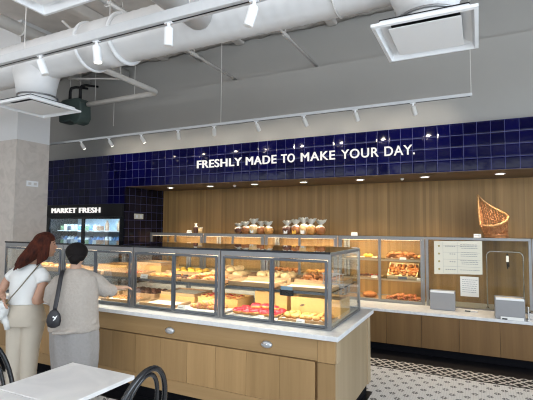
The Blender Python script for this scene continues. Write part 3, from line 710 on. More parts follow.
# --- upper shelf
US = SZ+.001
tray(-1.33, 3.52, US, .46, .26, 'empty white papered tray at the front of the upper shelf by the end glass', h=.03)
tray(-1.33, 3.92, US, .46, .36, 'rear upper tray with brown croissants by the end glass', h=.045)
fill('croissant', ('brown',), -1.40, 3.86, US, .26, .2, 3, 2, 'dark brown croissant on the upper shelf of the right island case', 'dark brown croissants upper right', 1.0, layers=2)
tray(-1.84, 3.54, US, .46, .30, 'wide papered wooden tray at the front of the upper shelf above the red donuts', h=.04)
tray(-1.84, 3.94, US, .46, .34, 'rear upper tray of pale flat loaves above the red donuts', h=.045)
fill('roll', ('pale',), -1.84, 3.94, US, .4, .26, 3, 2, 'pale loaf on the rear upper tray above the red donuts', 'pale loaves', 1.45)
tray(-2.365, 3.54, US, .46, .32, 'upper tray of golden filled rolls above the berry danishes', h=.03)
fill('twist', ('gold', 'pink'), -2.40, 3.54, US, .36, .24, 2, 3, 'golden twist on the upper front tray above the berry danishes', 'golden twists on the upper shelf', .95, .5, layers=2)
tray(-2.365, 3.94, US, .46, .34, 'rear upper tray of long pale loaves above the berry danishes', h=.045)
fill('roll', ('pale',), -2.365, 3.92, US, .4, .26, 3, 3, 'pale golden loaf on the rear upper tray above the danishes', 'pale golden loaves', 1.3, layers=2)
tray(-2.875, 3.54, US, .44, .32, 'upper tray of pink topped pastries in the second case', h=.03)
fill('danish', ('gold', 'pink'), -2.93, 3.58, US, .28, .2, 4, 3, 'pink topped pastry on the upper tray left of the small dark pots', 'pink topped pastries')
tray(-2.875, 3.94, US, .46, .34, 'rear upper tray of yellowish rolls in the second case', h=.045)
fill('roll', ('yellow',), -2.875, 3.93, US, .4, .24, 4, 2, 'yellowish roll on the rear upper tray of the second case', 'yellowish rolls', 1.1)
tray(-3.405, 3.54, US, .44, .32, 'upper tray of red specked pastries above the outstretched hand', h=.045)
fill('cookie', ('gold', 'red'), -3.34, 3.56, US, .26, .2, 3, 3, 'red specked cookie on the upper tray above the outstretched hand', 'red specked cookies')
crate(-3.405, 3.93, US, .46, .32, .09, 'wooden crate at the back of the upper shelf above the outstretched hand')
tray(-3.405, 3.93, US+.091, .44, .3, 'white papered tray on the crate at the back of the upper shelf')
tray(-3.91, 3.56, US, .44, .32, 'upper tray in front of the black haired person', h=.045)
crate(-3.91, 3.93, US, .46, .32, .07, 'wooden crate on the upper shelf beside the black haired person')
tray(-4.44, 3.56, US, .44, .32, 'upper tray just right of the woman in white', h=.045)
fill('roll', ('gold',), -4.44, 3.56, US, .38, .24, 4, 3, 'golden roll on the upper tray right of the woman in white', 'golden rolls near the woman', 1.1)
tray(-4.96, 3.56, US, .42, .32, 'upper tray behind the woman in white', h=.045)
fill('roll', ('gold',), -4.96, 3.56, US, .36, .24, 4, 3, 'golden roll on the upper tray behind the woman in white', 'golden rolls behind the woman', 1.1)
# dark pots, glass dish, price cards
for x, q in ((-2.69, 'left'), (-2.60, 'right')):
    j = thing('dark_pot', 'small dark round pot on the upper shelf, %s one of the pair' % q, 'pot', (x, 3.46, US))
    MB().loft([((x, 3.46, US+.0+z), (r_, 0, 0), (0, r_, 0)) for z, r_ in ((.0, .024), (.012, .034), (.04, .034), (.05, .026))], 16).build('pot', FOOD['dark'], j, smooth=True)
    MB().cyl((x, 3.46, US+.05), (x, 3.46, US+.055), .026, n=16).build('lid', M['black'], j)
j = thing('cooling_rack', 'small steel rack of dark striped pastry at the end of the upper shelf', 'rack', (-1.17, 3.75, US+.03))
w = MB()
for k in range(7): w.tube([(-1.26+.03*k, 3.70, US+.03), (-1.26+.03*k, 3.70, US+.12), (-1.26+.03*k, 3.72, US+.125)], .003, 5)
w.box(-1.27, -1.07, 3.695, 3.705, US+.0, US+.035); w.box(-1.27, -1.07, 3.695, 3.705, US+.115, US+.125); w.build('rack_wire', M['steel'], j)
MB().tube([(-1.25, 3.74, US+.04), (-1.18, 3.735, US+.07), (-1.10, 3.735, US+.11)], [.012, .02, .012], 8).build('pastry', FOOD['brown'], j, smooth=True)
def price(x, y, z, lab, m=None, w_=.07, h=.035):
    o = thing('price_card', lab, 'card', (x, y, z))
    MB().add([(x-w_/2, y, z), (x+w_/2, y, z), (x+w_/2, y+.015, z+h), (x-w_/2, y+.015, z+h), (x-w_/2, y+.03, z), (x+w_/2, y+.03, z)], [(0, 1, 2, 3), (3, 2, 5, 4), (0, 4, 5, 1), (0, 3, 4), (1, 5, 2)]).build('card', m or M['card'], o)
    box('print_line', M['print'], x-w_/2+.008, x+w_/2-.02, y+.004, y+.005, z+h*.45, z+h*.55, o)
price(-2.56, 3.335, ZD, 'white card at the foot of the door left of the pink twists', w_=.085, h=.045)
price(-1.34, 3.335, ZD, 'white card in front of the small golden rolls')
price(-3.06, 3.37, US+.002, 'white card on the upper shelf of the second case at its left', w_=.09, h=.04)
price(-1.71, 3.335, ZD, 'white card in front of the red donuts', w_=.06, h=.03)
price(-3.22, 3.37, US+.002, 'crumpled white card above the outstretched hand', w_=.06, h=.045)
p = thing('price_display', 'blue and black price display clipped at the upper shelf edge', 'price display', (-1.46, 3.36, US-.03))
box('screen', plain('blue_screen', (.25, .36, .48), .3), -1.515, -1.41, 3.336, 3.341, US+.004, US+.035, p, .001); box('base', M['black'], -1.525, -1.40, 3.338, 3.3445, US-.045, US+.003, p, .001)

# --- back case contents
BD = BZ0+.021
z1, z2 = .886, 1.166
tray(-1.0, 6.62, z2, .50, .32, 'top shelf tray of croissants in the back case beside the notices', h=.02)
fill('croissant', ('brown',), -1.02, 6.56, z2, .46, .2, 5, 2, 'brown croissant on the top back shelf beside the notices', 'brown croissants on the top back shelf', 1.15, layers=2)
fill('roll', ('gold',), -.77, 6.56, z2, .09, .2, 1, 2, 'golden roll at the right end of the top back shelf', 'golden rolls at the end of the top back shelf', 1.15)
o = thing('slanted_tray', 'tilted wooden tray heaped with croissants on the middle back shelf', 'tray', (-1.0, 6.6, z1))
m = MB(); A = (-1.22, -.80); y0_, y1_, za, zb = 6.45, 6.68, z1+.002, z1+.17
def slab(a, b_, ya, yb, zza, zzb, t):
    m.add([(a, ya, zza), (b_, ya, zza), (b_, yb, zzb), (a, yb, zzb), (a, ya, zza+t), (b_, ya, zza+t), (b_, yb, zzb+t), (a, yb, zzb+t)], [(0, 3, 2, 1), (4, 5, 6, 7), (0, 1, 5, 4), (1, 2, 6, 5), (2, 3, 7, 6), (3, 0, 4, 7)])
slab(A[0], A[1], y0_, y1_, za, zb, .01); slab(A[0], A[0]+.015, y0_, y1_, za+.01, zb+.01, .035); slab(A[1]-.015, A[1], y0_, y1_, za+.01, zb+.01, .035); slab(A[0], A[1], y0_, y0_+.012, za, za+.008, .05); slab(A[0], A[1], y1_-.012, y1_, zb-.006, zb, .05)
m.build('tray_body', wood('pale_slat', (.62, .44, .22), (.74, .56, .32), 8, (.1, 1, 1)), o); box('support', M['board'], A[0]+.01, A[1]-.01, 6.66, 6.675, z1+.001, z1+.158, o)
box('chalk_label', M['print'], -1.06, -.94, 6.442, 6.447, z1+.005, z1+.04, o)
for i in range(5):
    for jx in range(4):
        place('croissant', ('brown',), -1.17+.083*i+random.uniform(-.01, .01), 6.49+.048*jx, z1+.035+.036*jx+.01, random.uniform(0, 6), 1.1, 'brown croissant heaped in the tilted tray on the middle back shelf', 'croissants in the tilted tray')
tray(-1.0, 6.56, BD, .52, .26, 'bottom tray of braided pastries in the back case beside the notices', h=.02)
fill('twist', ('brown', 'pink'), -1.0, 6.54, BD, .48, .2, 3, 3, 'reddish braided pastry on the bottom tray of the back case', 'reddish braided pastries at the bottom', 1.05, .4, layers=2)
tray(-1.60, 6.6, z2, .46, .3, 'top shelf tray with lemon cakes left of the mid post', h=.02)
fill('roll', ('yellow',), -1.52, 6.55, z2, .12, .12, 2, 1, 'yellow round cake on the top back shelf left of the mid post', 'yellow round cakes', 1.1)
tray(-1.52, 6.58, z1, .40, .28, 'middle shelf dark tray with red slices left of the mid post', h=.02)
fill('danish', ('dark', 'red'), -1.50, 6.52, z1, .3, .12, 4, 1, 'dark red tart on the middle back shelf left of the mid post', 'dark red tarts')
price(-1.40, 6.42, z1+.002, 'white card beside the dark red tarts', w_=.09)
price(-.99, 6.42, z2+.002, 'white card in front of the top shelf croissants', w_=.09)
price(-.76, 6.42, z1+.002, 'white card at the right end of the middle back shelf', w_=.09)
o = thing('round_loaf', 'dark round loaf on a board at the bottom left of the back case', 'loaf', (-1.5, 6.55, BD))
MB().ball((-1.5, 6.55, BD+.05), (.11, .09, .05), 18, 10, f=lambda d: 1+.06*noise.noise(d*4)).build('loaf', FOOD['brown'], o, smooth=True)
box('loaf_board', M['board'], -1.64, -1.38, 6.45, 6.66, BD, BD+.008, o)
# the parts of the back cases seen over the island: top and middle shelves
def srow(x0, x1, z, kind, m, n_, label, grp, s=1.1, L=2):
    fill(kind, m, (x0+x1)/2, 6.58, z, x1-x0, .2, n_, 2, label, grp, s, layers=L)
for x0, x1, kd, mm, t in ((-2.52, -2.0, 'muffin', ('brown', 'red'), 'red topped muffin on the top back shelf under the right bread bags'), (-3.14, -2.64, 'danish', ('gold', 'pink'), 'pink centred danish on the top back shelf under the right bread bags'), (-3.74, -3.27, 'croissant', ('brown',), 'brown croissant on the top back shelf under the left bread bags'), (-4.36, -3.88, 'roll', ('pale',), 'pale roll on the top back shelf left of the bread bags'), (-5.0, -4.5, 'roll', ('gold',), 'golden roll on the top back shelf under the jam jar')):
    tray((x0+x1)/2, 6.6, z2, x1-x0+.02, .3, 'back top shelf tray holding ' + t.split(' on the ')[0] + 's under the case top', h=.02)
    srow(x0, x1, z2, kd, mm, 5, t, t.split(' on the ')[0]+'s', L=1)
for x0, x1, kd, mm, t in ((-2.52, -2.0, 'croissant', ('gold',), 'golden croissant on the middle back shelf seen through the end glass'), (-3.14, -2.64, 'roll', ('brown',), 'brown roll on the middle back shelf seen through the island case')):
    tray((x0+x1)/2, 6.6, z1, x1-x0+.02, .3, 'back middle shelf tray holding ' + t.split(' on the ')[0] + 's', h=.02)
    srow(x0, x1, z1, kd, mm, 5, t, t.split(' on the ')[0]+'s in the middle', L=1)

# ------------------------------------------------------------------ tables
def cafe_table(x0, x1, y0, y1, lab):
    t = thing('cafe_table', lab, 'table', ((x0+x1)/2, (y0+y1)/2, 0), 'white topped cafe tables')
    box('tabletop', M['table'], x0, x1, y0, y1, .725, .75, t, .004)
    cx, cy = (x0+x1)/2, (y0+y1)/2
    MB().cyl((cx, cy, .02), (cx, cy, .725), .035, n=20).build('pedestal', M['black'], t, smooth=True)
    w = MB(); w.loft([((cx, cy, z), (r_, 0, 0), (0, r_, 0)) for z, r_ in ((0, .21), (.012, .21), (.03, .06), (.05, .04))], 28); w.build('base', M['black'], t, smooth=True)
    box('bracket', M['black'], cx-.16, cx+.16, cy-.03, cy+.03, .712, .724, t)
cafe_table(-2.40, -1.865, 1.503, 2.0, 'white marble cafe table with its far corner by the dress hem')
cafe_table(-2.40, -1.865, .95, 1.499, 'white marble cafe table nearest the camera, pushed against the other one')
# ------------------------------------------------------------------ bentwood chairs
def chair(x, y, rz, lab):
    t = thing('bentwood_chair', lab, 'chair', (0, 0, 0), 'black bentwood chairs')
    # faces +Y locally, back at -Y
    MB().loft([((0, 0, z), (r_, 0, 0), (0, r_, 0)) for z, r_ in ((.435, .195), (.44, .205), (.462, .205), (.468, .19), (.460, .16))], 32).build('seat', M['blackg'], t, smooth=True)
    def hoop(w_, top, bot, yb, r_):
        pts = []
        for k in range(25):
            a = PI*k/24; zz = bot+(top-bot)*(math.sin(a)**.75 if 0 < k < 24 else 0)
            pts.append((w_*math.cos(a)*(1.0 if zz > bot+.05 else .96), yb-.10*(zz-.45)/.4, zz))
        return MB().tube(pts, r_, 10)
    hoop(.205, .915, .46, -.165, .015).build('outer_hoop', M['blackg'], t, smooth=True)
    hoop(.145, .885, .455, -.160, .012).build('inner_hoop', M['blackg'], t, smooth=True)
    for sx in (-1, 1):
        MB().tube([(sx*.15, .13, .44), (sx*.165, .155, .2), (sx*.19, .19, 0)], [.017, .015, .012], 10).build('leg', M['blackg'], t, smooth=True)
        MB().tube([(sx*.17, -.15, .46), (sx*.175, -.17, .2), (sx*.19, -.22, 0)], [.015, .015, .012], 10).build('leg', M['blackg'], t, smooth=True)
    MB().tube([(.155*math.cos(2*PI*k/24), .155*math.sin(2*PI*k/24), .26) for k in range(24)], .008, 8, closed=True).build('leg_ring', M['blackg'], t, smooth=True)
    t.location = (x, y, 0); t.rotation_euler = (0, 0, rz); return t
CH1 = chair(-2.60, 1.66, -PI/2, 'black bentwood chair at the left edge of the photo, left of the marble table')
CH2 = chair(-1.80, 1.735, PI/2, 'black bentwood chair with double hoop back at the right side of the marble table')

# ------------------------------------------------------------------ ducts, pipes, diffusers
def diffuser(x0, x1, y0, y1, lab, drop=True):
    cx, cy, z = (x0+x1)/2, (y0+y1)/2, 2.9
    t = thing('air_diffuser', lab, 'air vent', (cx, cy, z), 'square white ceiling air diffusers')
    m = MB(); o_ = 0; i_ = .055
    def ring(a, za, b_, zb): 
        m.add([(x0+a, y0+a, za), (x1-a, y0+a, za), (x1-a, y1-a, za), (x0+a, y1-a, za), (x0+b_, y0+b_, zb), (x1-b_, y0+b_, zb), (x1-b_, y1-b_, zb), (x0+b_, y1-b_, zb)], [(0, 1, 5, 4), (1, 2, 6, 5), (2, 3, 7, 6), (3, 0, 4, 7)])
    ring(0, z, .022, z-.004); ring(.022, z-.004, .050, z+.052); ring(0, z, 0, z+.018); ring(0, z+.018, .15, z+.07)
    m.build('frame', M['white'], t)
    box('face_plate', plain('diffuser_plate', (.88, .88, .88), .5, var=.01), x0+.092, x1-.092, y0+.092, y1-.092, z+.004, z+.012, t, .003)
    box('throat_shade', M['black'], x0+.045, x1-.045, y0+.045, y1-.045, z+.052, z+.058, t)  # black sheet paints in the darkness up inside the diffuser
    w = MB(); w.loft([((cx, cy, z+.06), (.19, 0, 0), (0, .19, 0)), ((cx, cy, z+.13), (.19, 0, 0), (0, .19, 0))], 32); w.build('collar', M['duct'], t, smooth=True)
    w = MB(); w.tube([(cx+.195*math.cos(2*PI*k/32), cy+.195*math.sin(2*PI*k/32), z+.125) for k in range(32)], .01, 6, closed=True); w.build('clamp_band', M['steel'], t, smooth=True)
    return cx, cy
cL = diffuser(-4.575, -3.955, 2.68, 3.30, 'square white air diffuser above the two customers')
cR = diffuser(-.585, .025, 2.64, 3.28, 'square white air diffuser at the top right of the photo')
cN = diffuser(-2.315, -1.70, 1.04, 1.65, 'square white air diffuser cut by the top left edge of the photo')
AY, AZ, AR = 2.97, 3.42, .215
dc = thing('spiral_duct', 'fat white round air duct running along the ceiling above the island', 'air duct', (-3.5, AY, AZ), None)
w = MB(); n_ = 420; pts = []; rs = []
X0, X1 = -7.5, 3.5
for k in range(n_+1):
    x = X0+(X1-X0)*k/n_; pts.append((x, AY, AZ)); rs.append(AR+(.004 if (k % 4 == 0) else 0))
w.tube(pts, rs, 40); w.build('duct_body', M['duct'], dc, smooth=True)
for x in (-3.42, -2.98):
    m = MB(); m.tube([(x, AY+(AR+.012)*math.cos(2*PI*k/40), AZ+(AR+.012)*math.sin(2*PI*k/40)) for k in range(40)], .022, 8, closed=True, flat=.8); m.build('flange_ring', M['white'], dc, smooth=True)
m = MB(); m.tube([(x_, AY, AZ) for x_ in (-3.42, -2.98)], AR+.014, 40); m.build('coupling_sleeve', M['duct'], dc, smooth=True)
for x, y, lab in ((cL[0]+.0, AY, 'L'), (cR[0], AY, 'R')):
    m = MB(); m.loft([((x, y, 3.03), (.192, 0, 0), (0, .192, 0)), ((x, y, 3.12), (.20, 0, 0), (0, .20, 0)), ((x, y, 3.22), (.25, 0, 0), (0, .205, 0)), ((x, y, 3.40), (.36, 0, 0), (0, .212, 0))], 36); m.build('branch_boot', M['duct'], dc, smooth=True)
m = MB(); m.tube([(cN[0], cN[1], 3.03), (cN[0], cN[1], 3.3), (cN[0], cN[1]+.3, 3.42), (cN[0], AY-.15, 3.42)], .17, 28); m.build('branch_duct', M['duct'], dc, smooth=True)
for x in (-5.6, -3.2, -.9, 1.3):
    m = MB(); m.tube([(x, AY+(AR+.006)*math.cos(PI*2*k/40), AZ+(AR+.006)*math.sin(2*PI*k/40)) for k in range(40)], .007, 6, closed=True); m.cyl((x, AY, AZ+AR), (x, AY, CZ-.001), .006, n=6); m.build('hanger', M['pipe'], dc, smooth=True)

def rail(y, z, x0, x1, w_, h_, lab, rods):
    t = thing('track_rail', lab, 'light track', ((x0+x1)/2, y, z))
    box('channel', plain('grey_track', (.55, .56, .57), .5), x0, x1, y-w_/2, y+w_/2, z, z+h_, t, .004)
    box('slot', M['black'], x0+.02, x1-.02, y-.006, y+.006, z-.002, z-.0003, t)
    for x in rods: MB().cyl((x, y, z+h_), (x, y, CZ-.001), .0045, n=6).build('hanging_rod', M['pipe'], t)
rail(2.28, 3.05, -7.4, 3.0, .075, .075, 'thick white lighting track crossing in front of the duct', (-3.45, -1.72, .6))
rail(5.0, 3.045, -7.2, -.035, .035, .035, 'thin white lighting track hung before the grey wall above the sign', (-.045, -3.2))
def head(x, y, z, tilt, yaw, lit, lab, grp, white=True):
    t = thing('track_light', lab, 'spotlight', (0, 0, 0), grp)
    L, r_ = (.13, .031) if white else (.105, .027)
    MB().cyl((0, 0, -.005), (0, 0, -.035), .012, n=12).box(-.03, .03, -.012, .012, -.008, -.0005).build('bracket', M['white'], t)
    d = Vector((math.sin(tilt)*math.cos(yaw), math.sin(tilt)*math.sin(yaw), -math.cos(tilt))); p0 = Vector((0, 0, -.035)); p1 = p0+d*L
    MB().tube([p0, p0+d*.01, p1], [r_*.8, r_, r_], 20).build('lamp_body', M['white'] if white else M['pipe'], t, smooth=False)
    MB().cyl(p1+d*.0005, p1+d*.003, r_*.85, n=18).build('lens', M['lamp'] if lit else M['off'], t)
    t.location = (x, y, z); return t
g = 'white cylinder spotlights on the front track'
for i, (x, tl, yw, lit, lb) in enumerate(((-3.24, .35, 0.6, 0, 'unlit white spotlight on the front track above the left diffuser'), (-2.59, .12, 0.5, 1, 'lit white spotlight on the front track before the duct rings'), (-1.895, .0, 0, 0, 'white spotlight hanging straight down, third on the front track'), (-1.225, .3, 3.4, 0, 'tilted white spotlight nearest the camera on the front track'))):
    head(x, 2.28, 3.05, tl, yw, lit, lb, g)
g = 'small spotlights on the rear track'
nm = ['leftmost', 'second from left', 'third from left', 'fourth from left', 'fifth from left', 'fourth from right', 'third from right', 'second from right', 'rightmost']
for i, x in enumerate((-5.97, -5.33, -4.65, -3.94, -3.31, -2.64, -1.96, -1.30, -.64)):
    head(x, 5.0, 3.045, .62, PI/2+(.5 if i in (3, 4) else -.3), i in (0, 1, 2), nm[i]+' small spotlight on the thin rear track', g, False)

def pipe(name, pts, r_, lab, mat='pipe', extra=None, cat='pipe'):
    t = thing(name, lab, cat, pts[0]); MB().tube(pts, r_, 12).build('pipe_run', M[mat], t, smooth=True)
    if extra: extra(t)
    return t
def arc(c, a0, a1, r_, z, n=8): return [(c[0]+r_*math.cos(a0+(a1-a0)*k/n), c[1]+r_*math.sin(a0+(a1-a0)*k/n), z) for k in range(n+1)]
pipe('water_pipe', [(-4.50, 3.2, 3.74), (-4.50, 5.08, 3.74)]+arc((-4.62, 5.08), 0, PI/2, .12, 3.74)+[(-4.9, 5.2, 3.74), (-6.07, 5.2, 3.74)], .04, 'white insulated pipe bending back above the green casing', extra=lambda t: [MB().cyl((x, y, 3.78), (x, y, CZ-.001), .005, n=6).build('hanging_rod', M['pipe'], t) for x, y in ((-4.5, 4.4), (-5.0, 5.2), (-5.9, 5.2))] and MB().cyl((-5.45, 5.2, 3.3), (-5.45, 5.2, 3.7), .004, n=6).build('drop_wire', M['pipe'], t))
pipe('conduit', [(-4.45, 3.4, 4.10), (-5.0, 4.95, 3.95), (-5.35, 4.9, 4.0), (-6.2, 4.9, 4.12)], .013, 'thin bent conduit above the green casing')
for x, y0_, s in ((-3.60, 3.3, 'left'), (-2.17, 3.3, 'middle'), (-.78, 3.3, 'right')):
    pipe('brace_pipe', [(x, y0_, 4.09), (x, 6.09, 4.09)], .018, 'thin white pipe running back to the grey wall, %s of three' % s, extra=lambda t, x=x: MB().cyl((x, 4.9, 4.10), (x, 4.9, CZ-.17), .005, n=6).build('hanging_rod', M['pipe'], t) and MB().cyl((x, 4.84, 4.09), (x, 4.96, 4.09), .03, n=12).build('clamp', M['pipe'], t))
for x, r_, s in ((-6.0, .09, 'fat grey ceiling pipe at the upper left corner'), (-4.25, .045, 'narrow ceiling pipe passing over the duct rings'), (-7.0, .05, 'thin grey ceiling pipe at the far upper left')):
    pipe('ceiling_pipe', [(x, .5, 4.52), (x, 6.0, 4.52)], r_, s, extra=lambda t, x=x, r_=r_: [MB().tube([(x+(r_+.006)*math.cos(a*PI/8), y, 4.52+(r_+.006)*math.sin(a*PI/8)) for a in range(16)], .012, 6, closed=True).build('clamp', M['pipe'], t, smooth=True) for y in (2.6, 3.9, 5.2)])
# green casing with two black flexible tails
gc = thing('green_casing', 'dark green rounded casing hanging by two black hoses near the column', 'hanging unit', (-6.38, 5.2, 3.4))
w = MB(); prof = [(-.28, .06), (-.28, .38), (-.22, .46), (.18, .46), (.26, .38), (.28, .10), (.22, .02), (.10, .0), (.02, .06), (-.2, .05)]
vs = [(-6.385+a, 5.08, 3.40+b_) for a, b_ in prof]+[(-6.385+a, 5.32, 3.40+b_) for a, b_ in prof]; k_ = len(prof)
w.add(vs, [tuple(range(k_))[::-1], tuple(range(k_, 2*k_))]+[(i, (i+1) % k_, k_+(i+1) % k_, k_+i) for i in range(k_)]); w.build('casing', M['green'], gc, bevel=.03, seg=3)
for x in (-6.53, -6.27): MB().tube([(x, 5.2, 3.86), (x, 5.2, 4.03), (x-.0, 5.22, 4.10), (x+.02, 5.3, 4.14), (x+.1, 5.5, 4.16)], [.028, .024, .028, .024, .02], 10).build('hose', M['black'], gc, smooth=True)
w = MB(); w.cyl((-6.53, 5.2, 4.1), (-6.53, 5.2, CZ-.001), .006, n=6); w.cyl((-6.27, 5.2, 4.1), (-6.27, 5.2, CZ-.001), .006, n=6); w.build('hanging_rod', M['pipe'], gc)

# downlights in the soffit
nm = ['leftmost', 'second from left', 'third from left', 'middle', 'third from right', 'second from right', 'rightmost']
for i, x in enumerate((-5.12, -4.24, -3.355, -2.475, -1.575, -.665, .26)):
    t = thing('downlight', nm[i]+' round recessed downlight in the soffit under the sign', 'ceiling light', (x, 6.31, 2.345), 'recessed downlights in the soffit')
    w = MB(); w.tube([(x+.06*math.cos(k*PI/12), 6.31+.06*math.sin(k*PI/12), 2.342) for k in range(24)], .008, 6, closed=True); w.build('trim_ring', M['white'], t, smooth=True)
    MB().cyl((x, 6.31, 2.3435), (x, 6.31, 2.340), .052, n=24).build('lens', M['lampw'], t)
    L = bpy.data.lights.new('downlight_beam', 'SPOT'); L.energy = 55; L.spot_size = 1.9; L.spot_blend = .9; L.color = (1, .80, .56); L.shadow_soft_size = .05
    lo = bpy.data.objects.new('downlight_beam', L); C.objects.link(lo); lo.parent = t; lo.location = (0, 0, -.02)
for x, s in ((-3.80, 'left'), (-.985, 'right')):
    tag(MB().loft([((x, 6.41, 2.344), (.03, 0, 0), (0, .03, 0)), ((x, 6.41, 2.335), (.028, 0, 0), (0, .028, 0)), ((x, 6.41, 2.315), (.008, 0, 0), (0, .008, 0))], 14).build('sprinkler', M['white'], smooth=True, org=(x, 6.41, 2.344)), 'small white sprinkler in the soffit, the %s one' % s, 'sprinkler')

# ------------------------------------------------------------------ people
class Fig:
    def __init__(s, root, a):
        s.r = Vector((root[0], root[1], 0)); s.a = Vector((a[0], a[1], 0)); s.s = Vector((a[1], -a[0], 0))
    def P(s, u, v, z): return s.r+s.s*u+s.a*v+Vector((0, 0, z))
    def ell(s, u, v, z, ru, rv, rot=0, tz=0):
        ca, sa = math.cos(rot), math.sin(rot)
        return (s.P(u, v, z), (s.s*ca+s.a*sa)*ru+Vector((0, 0, tz)), (-s.s*sa+s.a*ca)*rv)
def hand(m, wrist, d, up, size=1.0, side=1):
    d = Vector(d).normalized(); up = Vector(up); up = (up-d*up.dot(d)).normalized(); sd = d.cross(up)*side
    w_ = Vector(wrist)
    m.tube([w_-d*.02, w_+d*.03, w_+d*.085], [.024, .034, .030], 10, flat=.5, up=sd)
    for k, (o, L) in enumerate(((-.027, .058), (-.009, .072), (.009, .068), (.026, .052))):
        b = w_+d*.075+sd*o
        m.tube([b, b+d*L*.5-up*.004, b+d*L*.85-up*.018, b+d*L*.95-up*.032], [.0095, .009, .008, .006], 8)
    m.tube([w_+d*.02-sd*.028, w_+d*.05-sd*.052-up*.008, w_+d*.078-sd*.052-up*.02], [.012, .010, .008], 8)

# ---- woman in white
W = Fig((-3.85, 2.72), (-.817, .577)); rw = math.radians(37)
wo = thing('person', 'woman with long auburn hair, white top and cream trousers leaning to the case', 'person', (-3.85, 2.72, 0))
m = MB()
m.loft([W.ell(-.05, 0, .74, .15, .12, -rw), W.ell(-.05, 0, .86, .14, .11, -rw), W.ell(-.055, 0, .96, .115, .09, -rw), W.ell(-.05, 0, 1.08, .13, .095, -rw), W.ell(-.04, 0, 1.18, .15, .09, -rw), W.ell(-.02, 0, 1.235, .12, .07, -rw), W.ell(.0, 0, 1.265, .06, .05, -rw)], 20)
m.tube([W.P(0, 0, 1.22), W.P(.03, 0, 1.29), W.P(.07, .01, 1.36)], [.06, .046, .045], 14)
m.ball(W.P(.095, .01, 1.455), (.09, .078, .112), 20, 14, rot=Matrix.Rotation(math.atan2(W.s.y, W.s.x), 3, 'Z') @ Matrix.Rotation(.22, 3, 'Y'))
m.ball(W.P(.125, .01, 1.40), (.062, .056, .07), 14, 10)                         # jaw
m.tube([W.P(.175, .01, 1.455), W.P(.2, .01, 1.425), W.P(.182, .01, 1.412)], [.008, .013, .010], 8)  # nose
m.tube([W.P(.165, -.018, 1.385), W.P(.185, .01, 1.383), W.P(.165, .035, 1.385)], .0085, 8)  # lips
m.ball(W.P(.155, .01, 1.352), (.025, .025, .02), 10, 8)
# legs
m.tube([W.P(-.11, .05, .80), W.P(-.12, .06, .45), W.P(-.12, .07, .08)], [.09, .06, .04], 14)
m.tube([W.P(.02, -.05, .80), W.P(.01, -.04, .45), W.P(.0, -.03, .08)], [.09, .06, .04], 14)
# right arm (near side), elbow bent, forearm going forward
m.tube([W.P(.07, -.13, 1.195), W.P(.085, -.165, 1.08), W.P(.035, -.19, .95), W.P(.04, -.18, .925)], [.050, .046, .040, .040], 14)
m.tube([W.P(.035, -.19, .94), W.P(.13, -.12, .955), W.P(.20, -.04, .985)], [.040, .034, .025], 12)
hand(m, W.P(.20, -.04, .985), W.s*.8+W.a*.5+Vector((0, 0, .2)), (0, 0, 1))
# left arm
m.tube([W.P(-.14, .11, 1.19), W.P(-.22, .14, 1.10), W.P(-.265, .12, 1.0)], [.048, .042, .038], 14)
m.tube([W.P(-.265, .12, 1.0), W.P(-.25, .06, .98), W.P(-.235, 0, .975)], [.038, .033, .026], 12)
hand(m, W.P(-.235, 0, .975), -W.a*.6+Vector((0, 0, -.6))+W.s*.1, -W.s)
m.build('body', M['skin'], wo, fuse=.0085, sm=3)
# shoes
for u_, v_ in ((-.12, .07), (.0, -.03)):
    c_ = W.P(u_, v_, 0); dd = (W.s*.8+W.a*.6)
    MB().loft([(c_-dd*.06+Vector((0, 0, z)), dd.cross(Vector((0, 0, 1)))*r_*.5, dd*0+Vector((0, 0, 0))+dd*r_*1.0) for z, r_ in ((.001, .07), (.03, .075), (.07, .05))], 16).loft([(c_+dd*.05+Vector((0, 0, z)), dd.cross(Vector((0, 0, 1)))*r_*.45, dd*r_) for z, r_ in ((.001, .09), (.025, .09), (.05, .05))], 16).build('shoe', M['shirt'], wo, fuse=.01)
# shirt: boxy tee with short sleeves
m = MB()
m.loft([W.ell(-.055, 0, .90, .158, .125, -rw), W.ell(-.055, 0, .97, .152, .12, -rw), W.ell(-.05, 0, 1.07, .155, .12, -rw), W.ell(-.04, 0, 1.16, .168, .112, -rw), W.ell(-.03, 0, 1.215, .150, .09, -rw), W.ell(-.01, 0, 1.25, .095, .066, -rw), W.ell(.01, 0, 1.272, .06, .052, -rw)], 24)
m.tube([W.P(.05, -.10, 1.2), W.P(.085, -.15, 1.15), W.P(.092, -.172, 1.10)], [.062, .066, .068], 16)
m.tube([W.P(-.11, .08, 1.2), W.P(-.17, .12, 1.15), W.P(-.20, .135, 1.12)], [.06, .062, .06], 16)
m.build('shirt', M['shirt'], wo, fuse=.011, sm=3)
m = MB()
m.loft([W.ell(-.055, 0, .925, .135, .105, -rw), W.ell(-.05, 0, .88, .158, .126, -rw), W.ell(-.045, 0, .78, .182, .15, -rw), W.ell(-.045, 0, .70, .172, .142, -rw)], 24)
m.tube([W.P(-.11, .045, .76), W.P(-.125, .055, .5), W.P(-.125, .065, .12)], [.104, .080, .066], 16)
m.tube([W.P(.025, -.045, .76), W.P(.0, -.04, .5), W.P(-.01, -.03, .12)], [.108, .082, .066], 16)
m.build('trousers', M['pants'], wo, fuse=.011, sm=3)
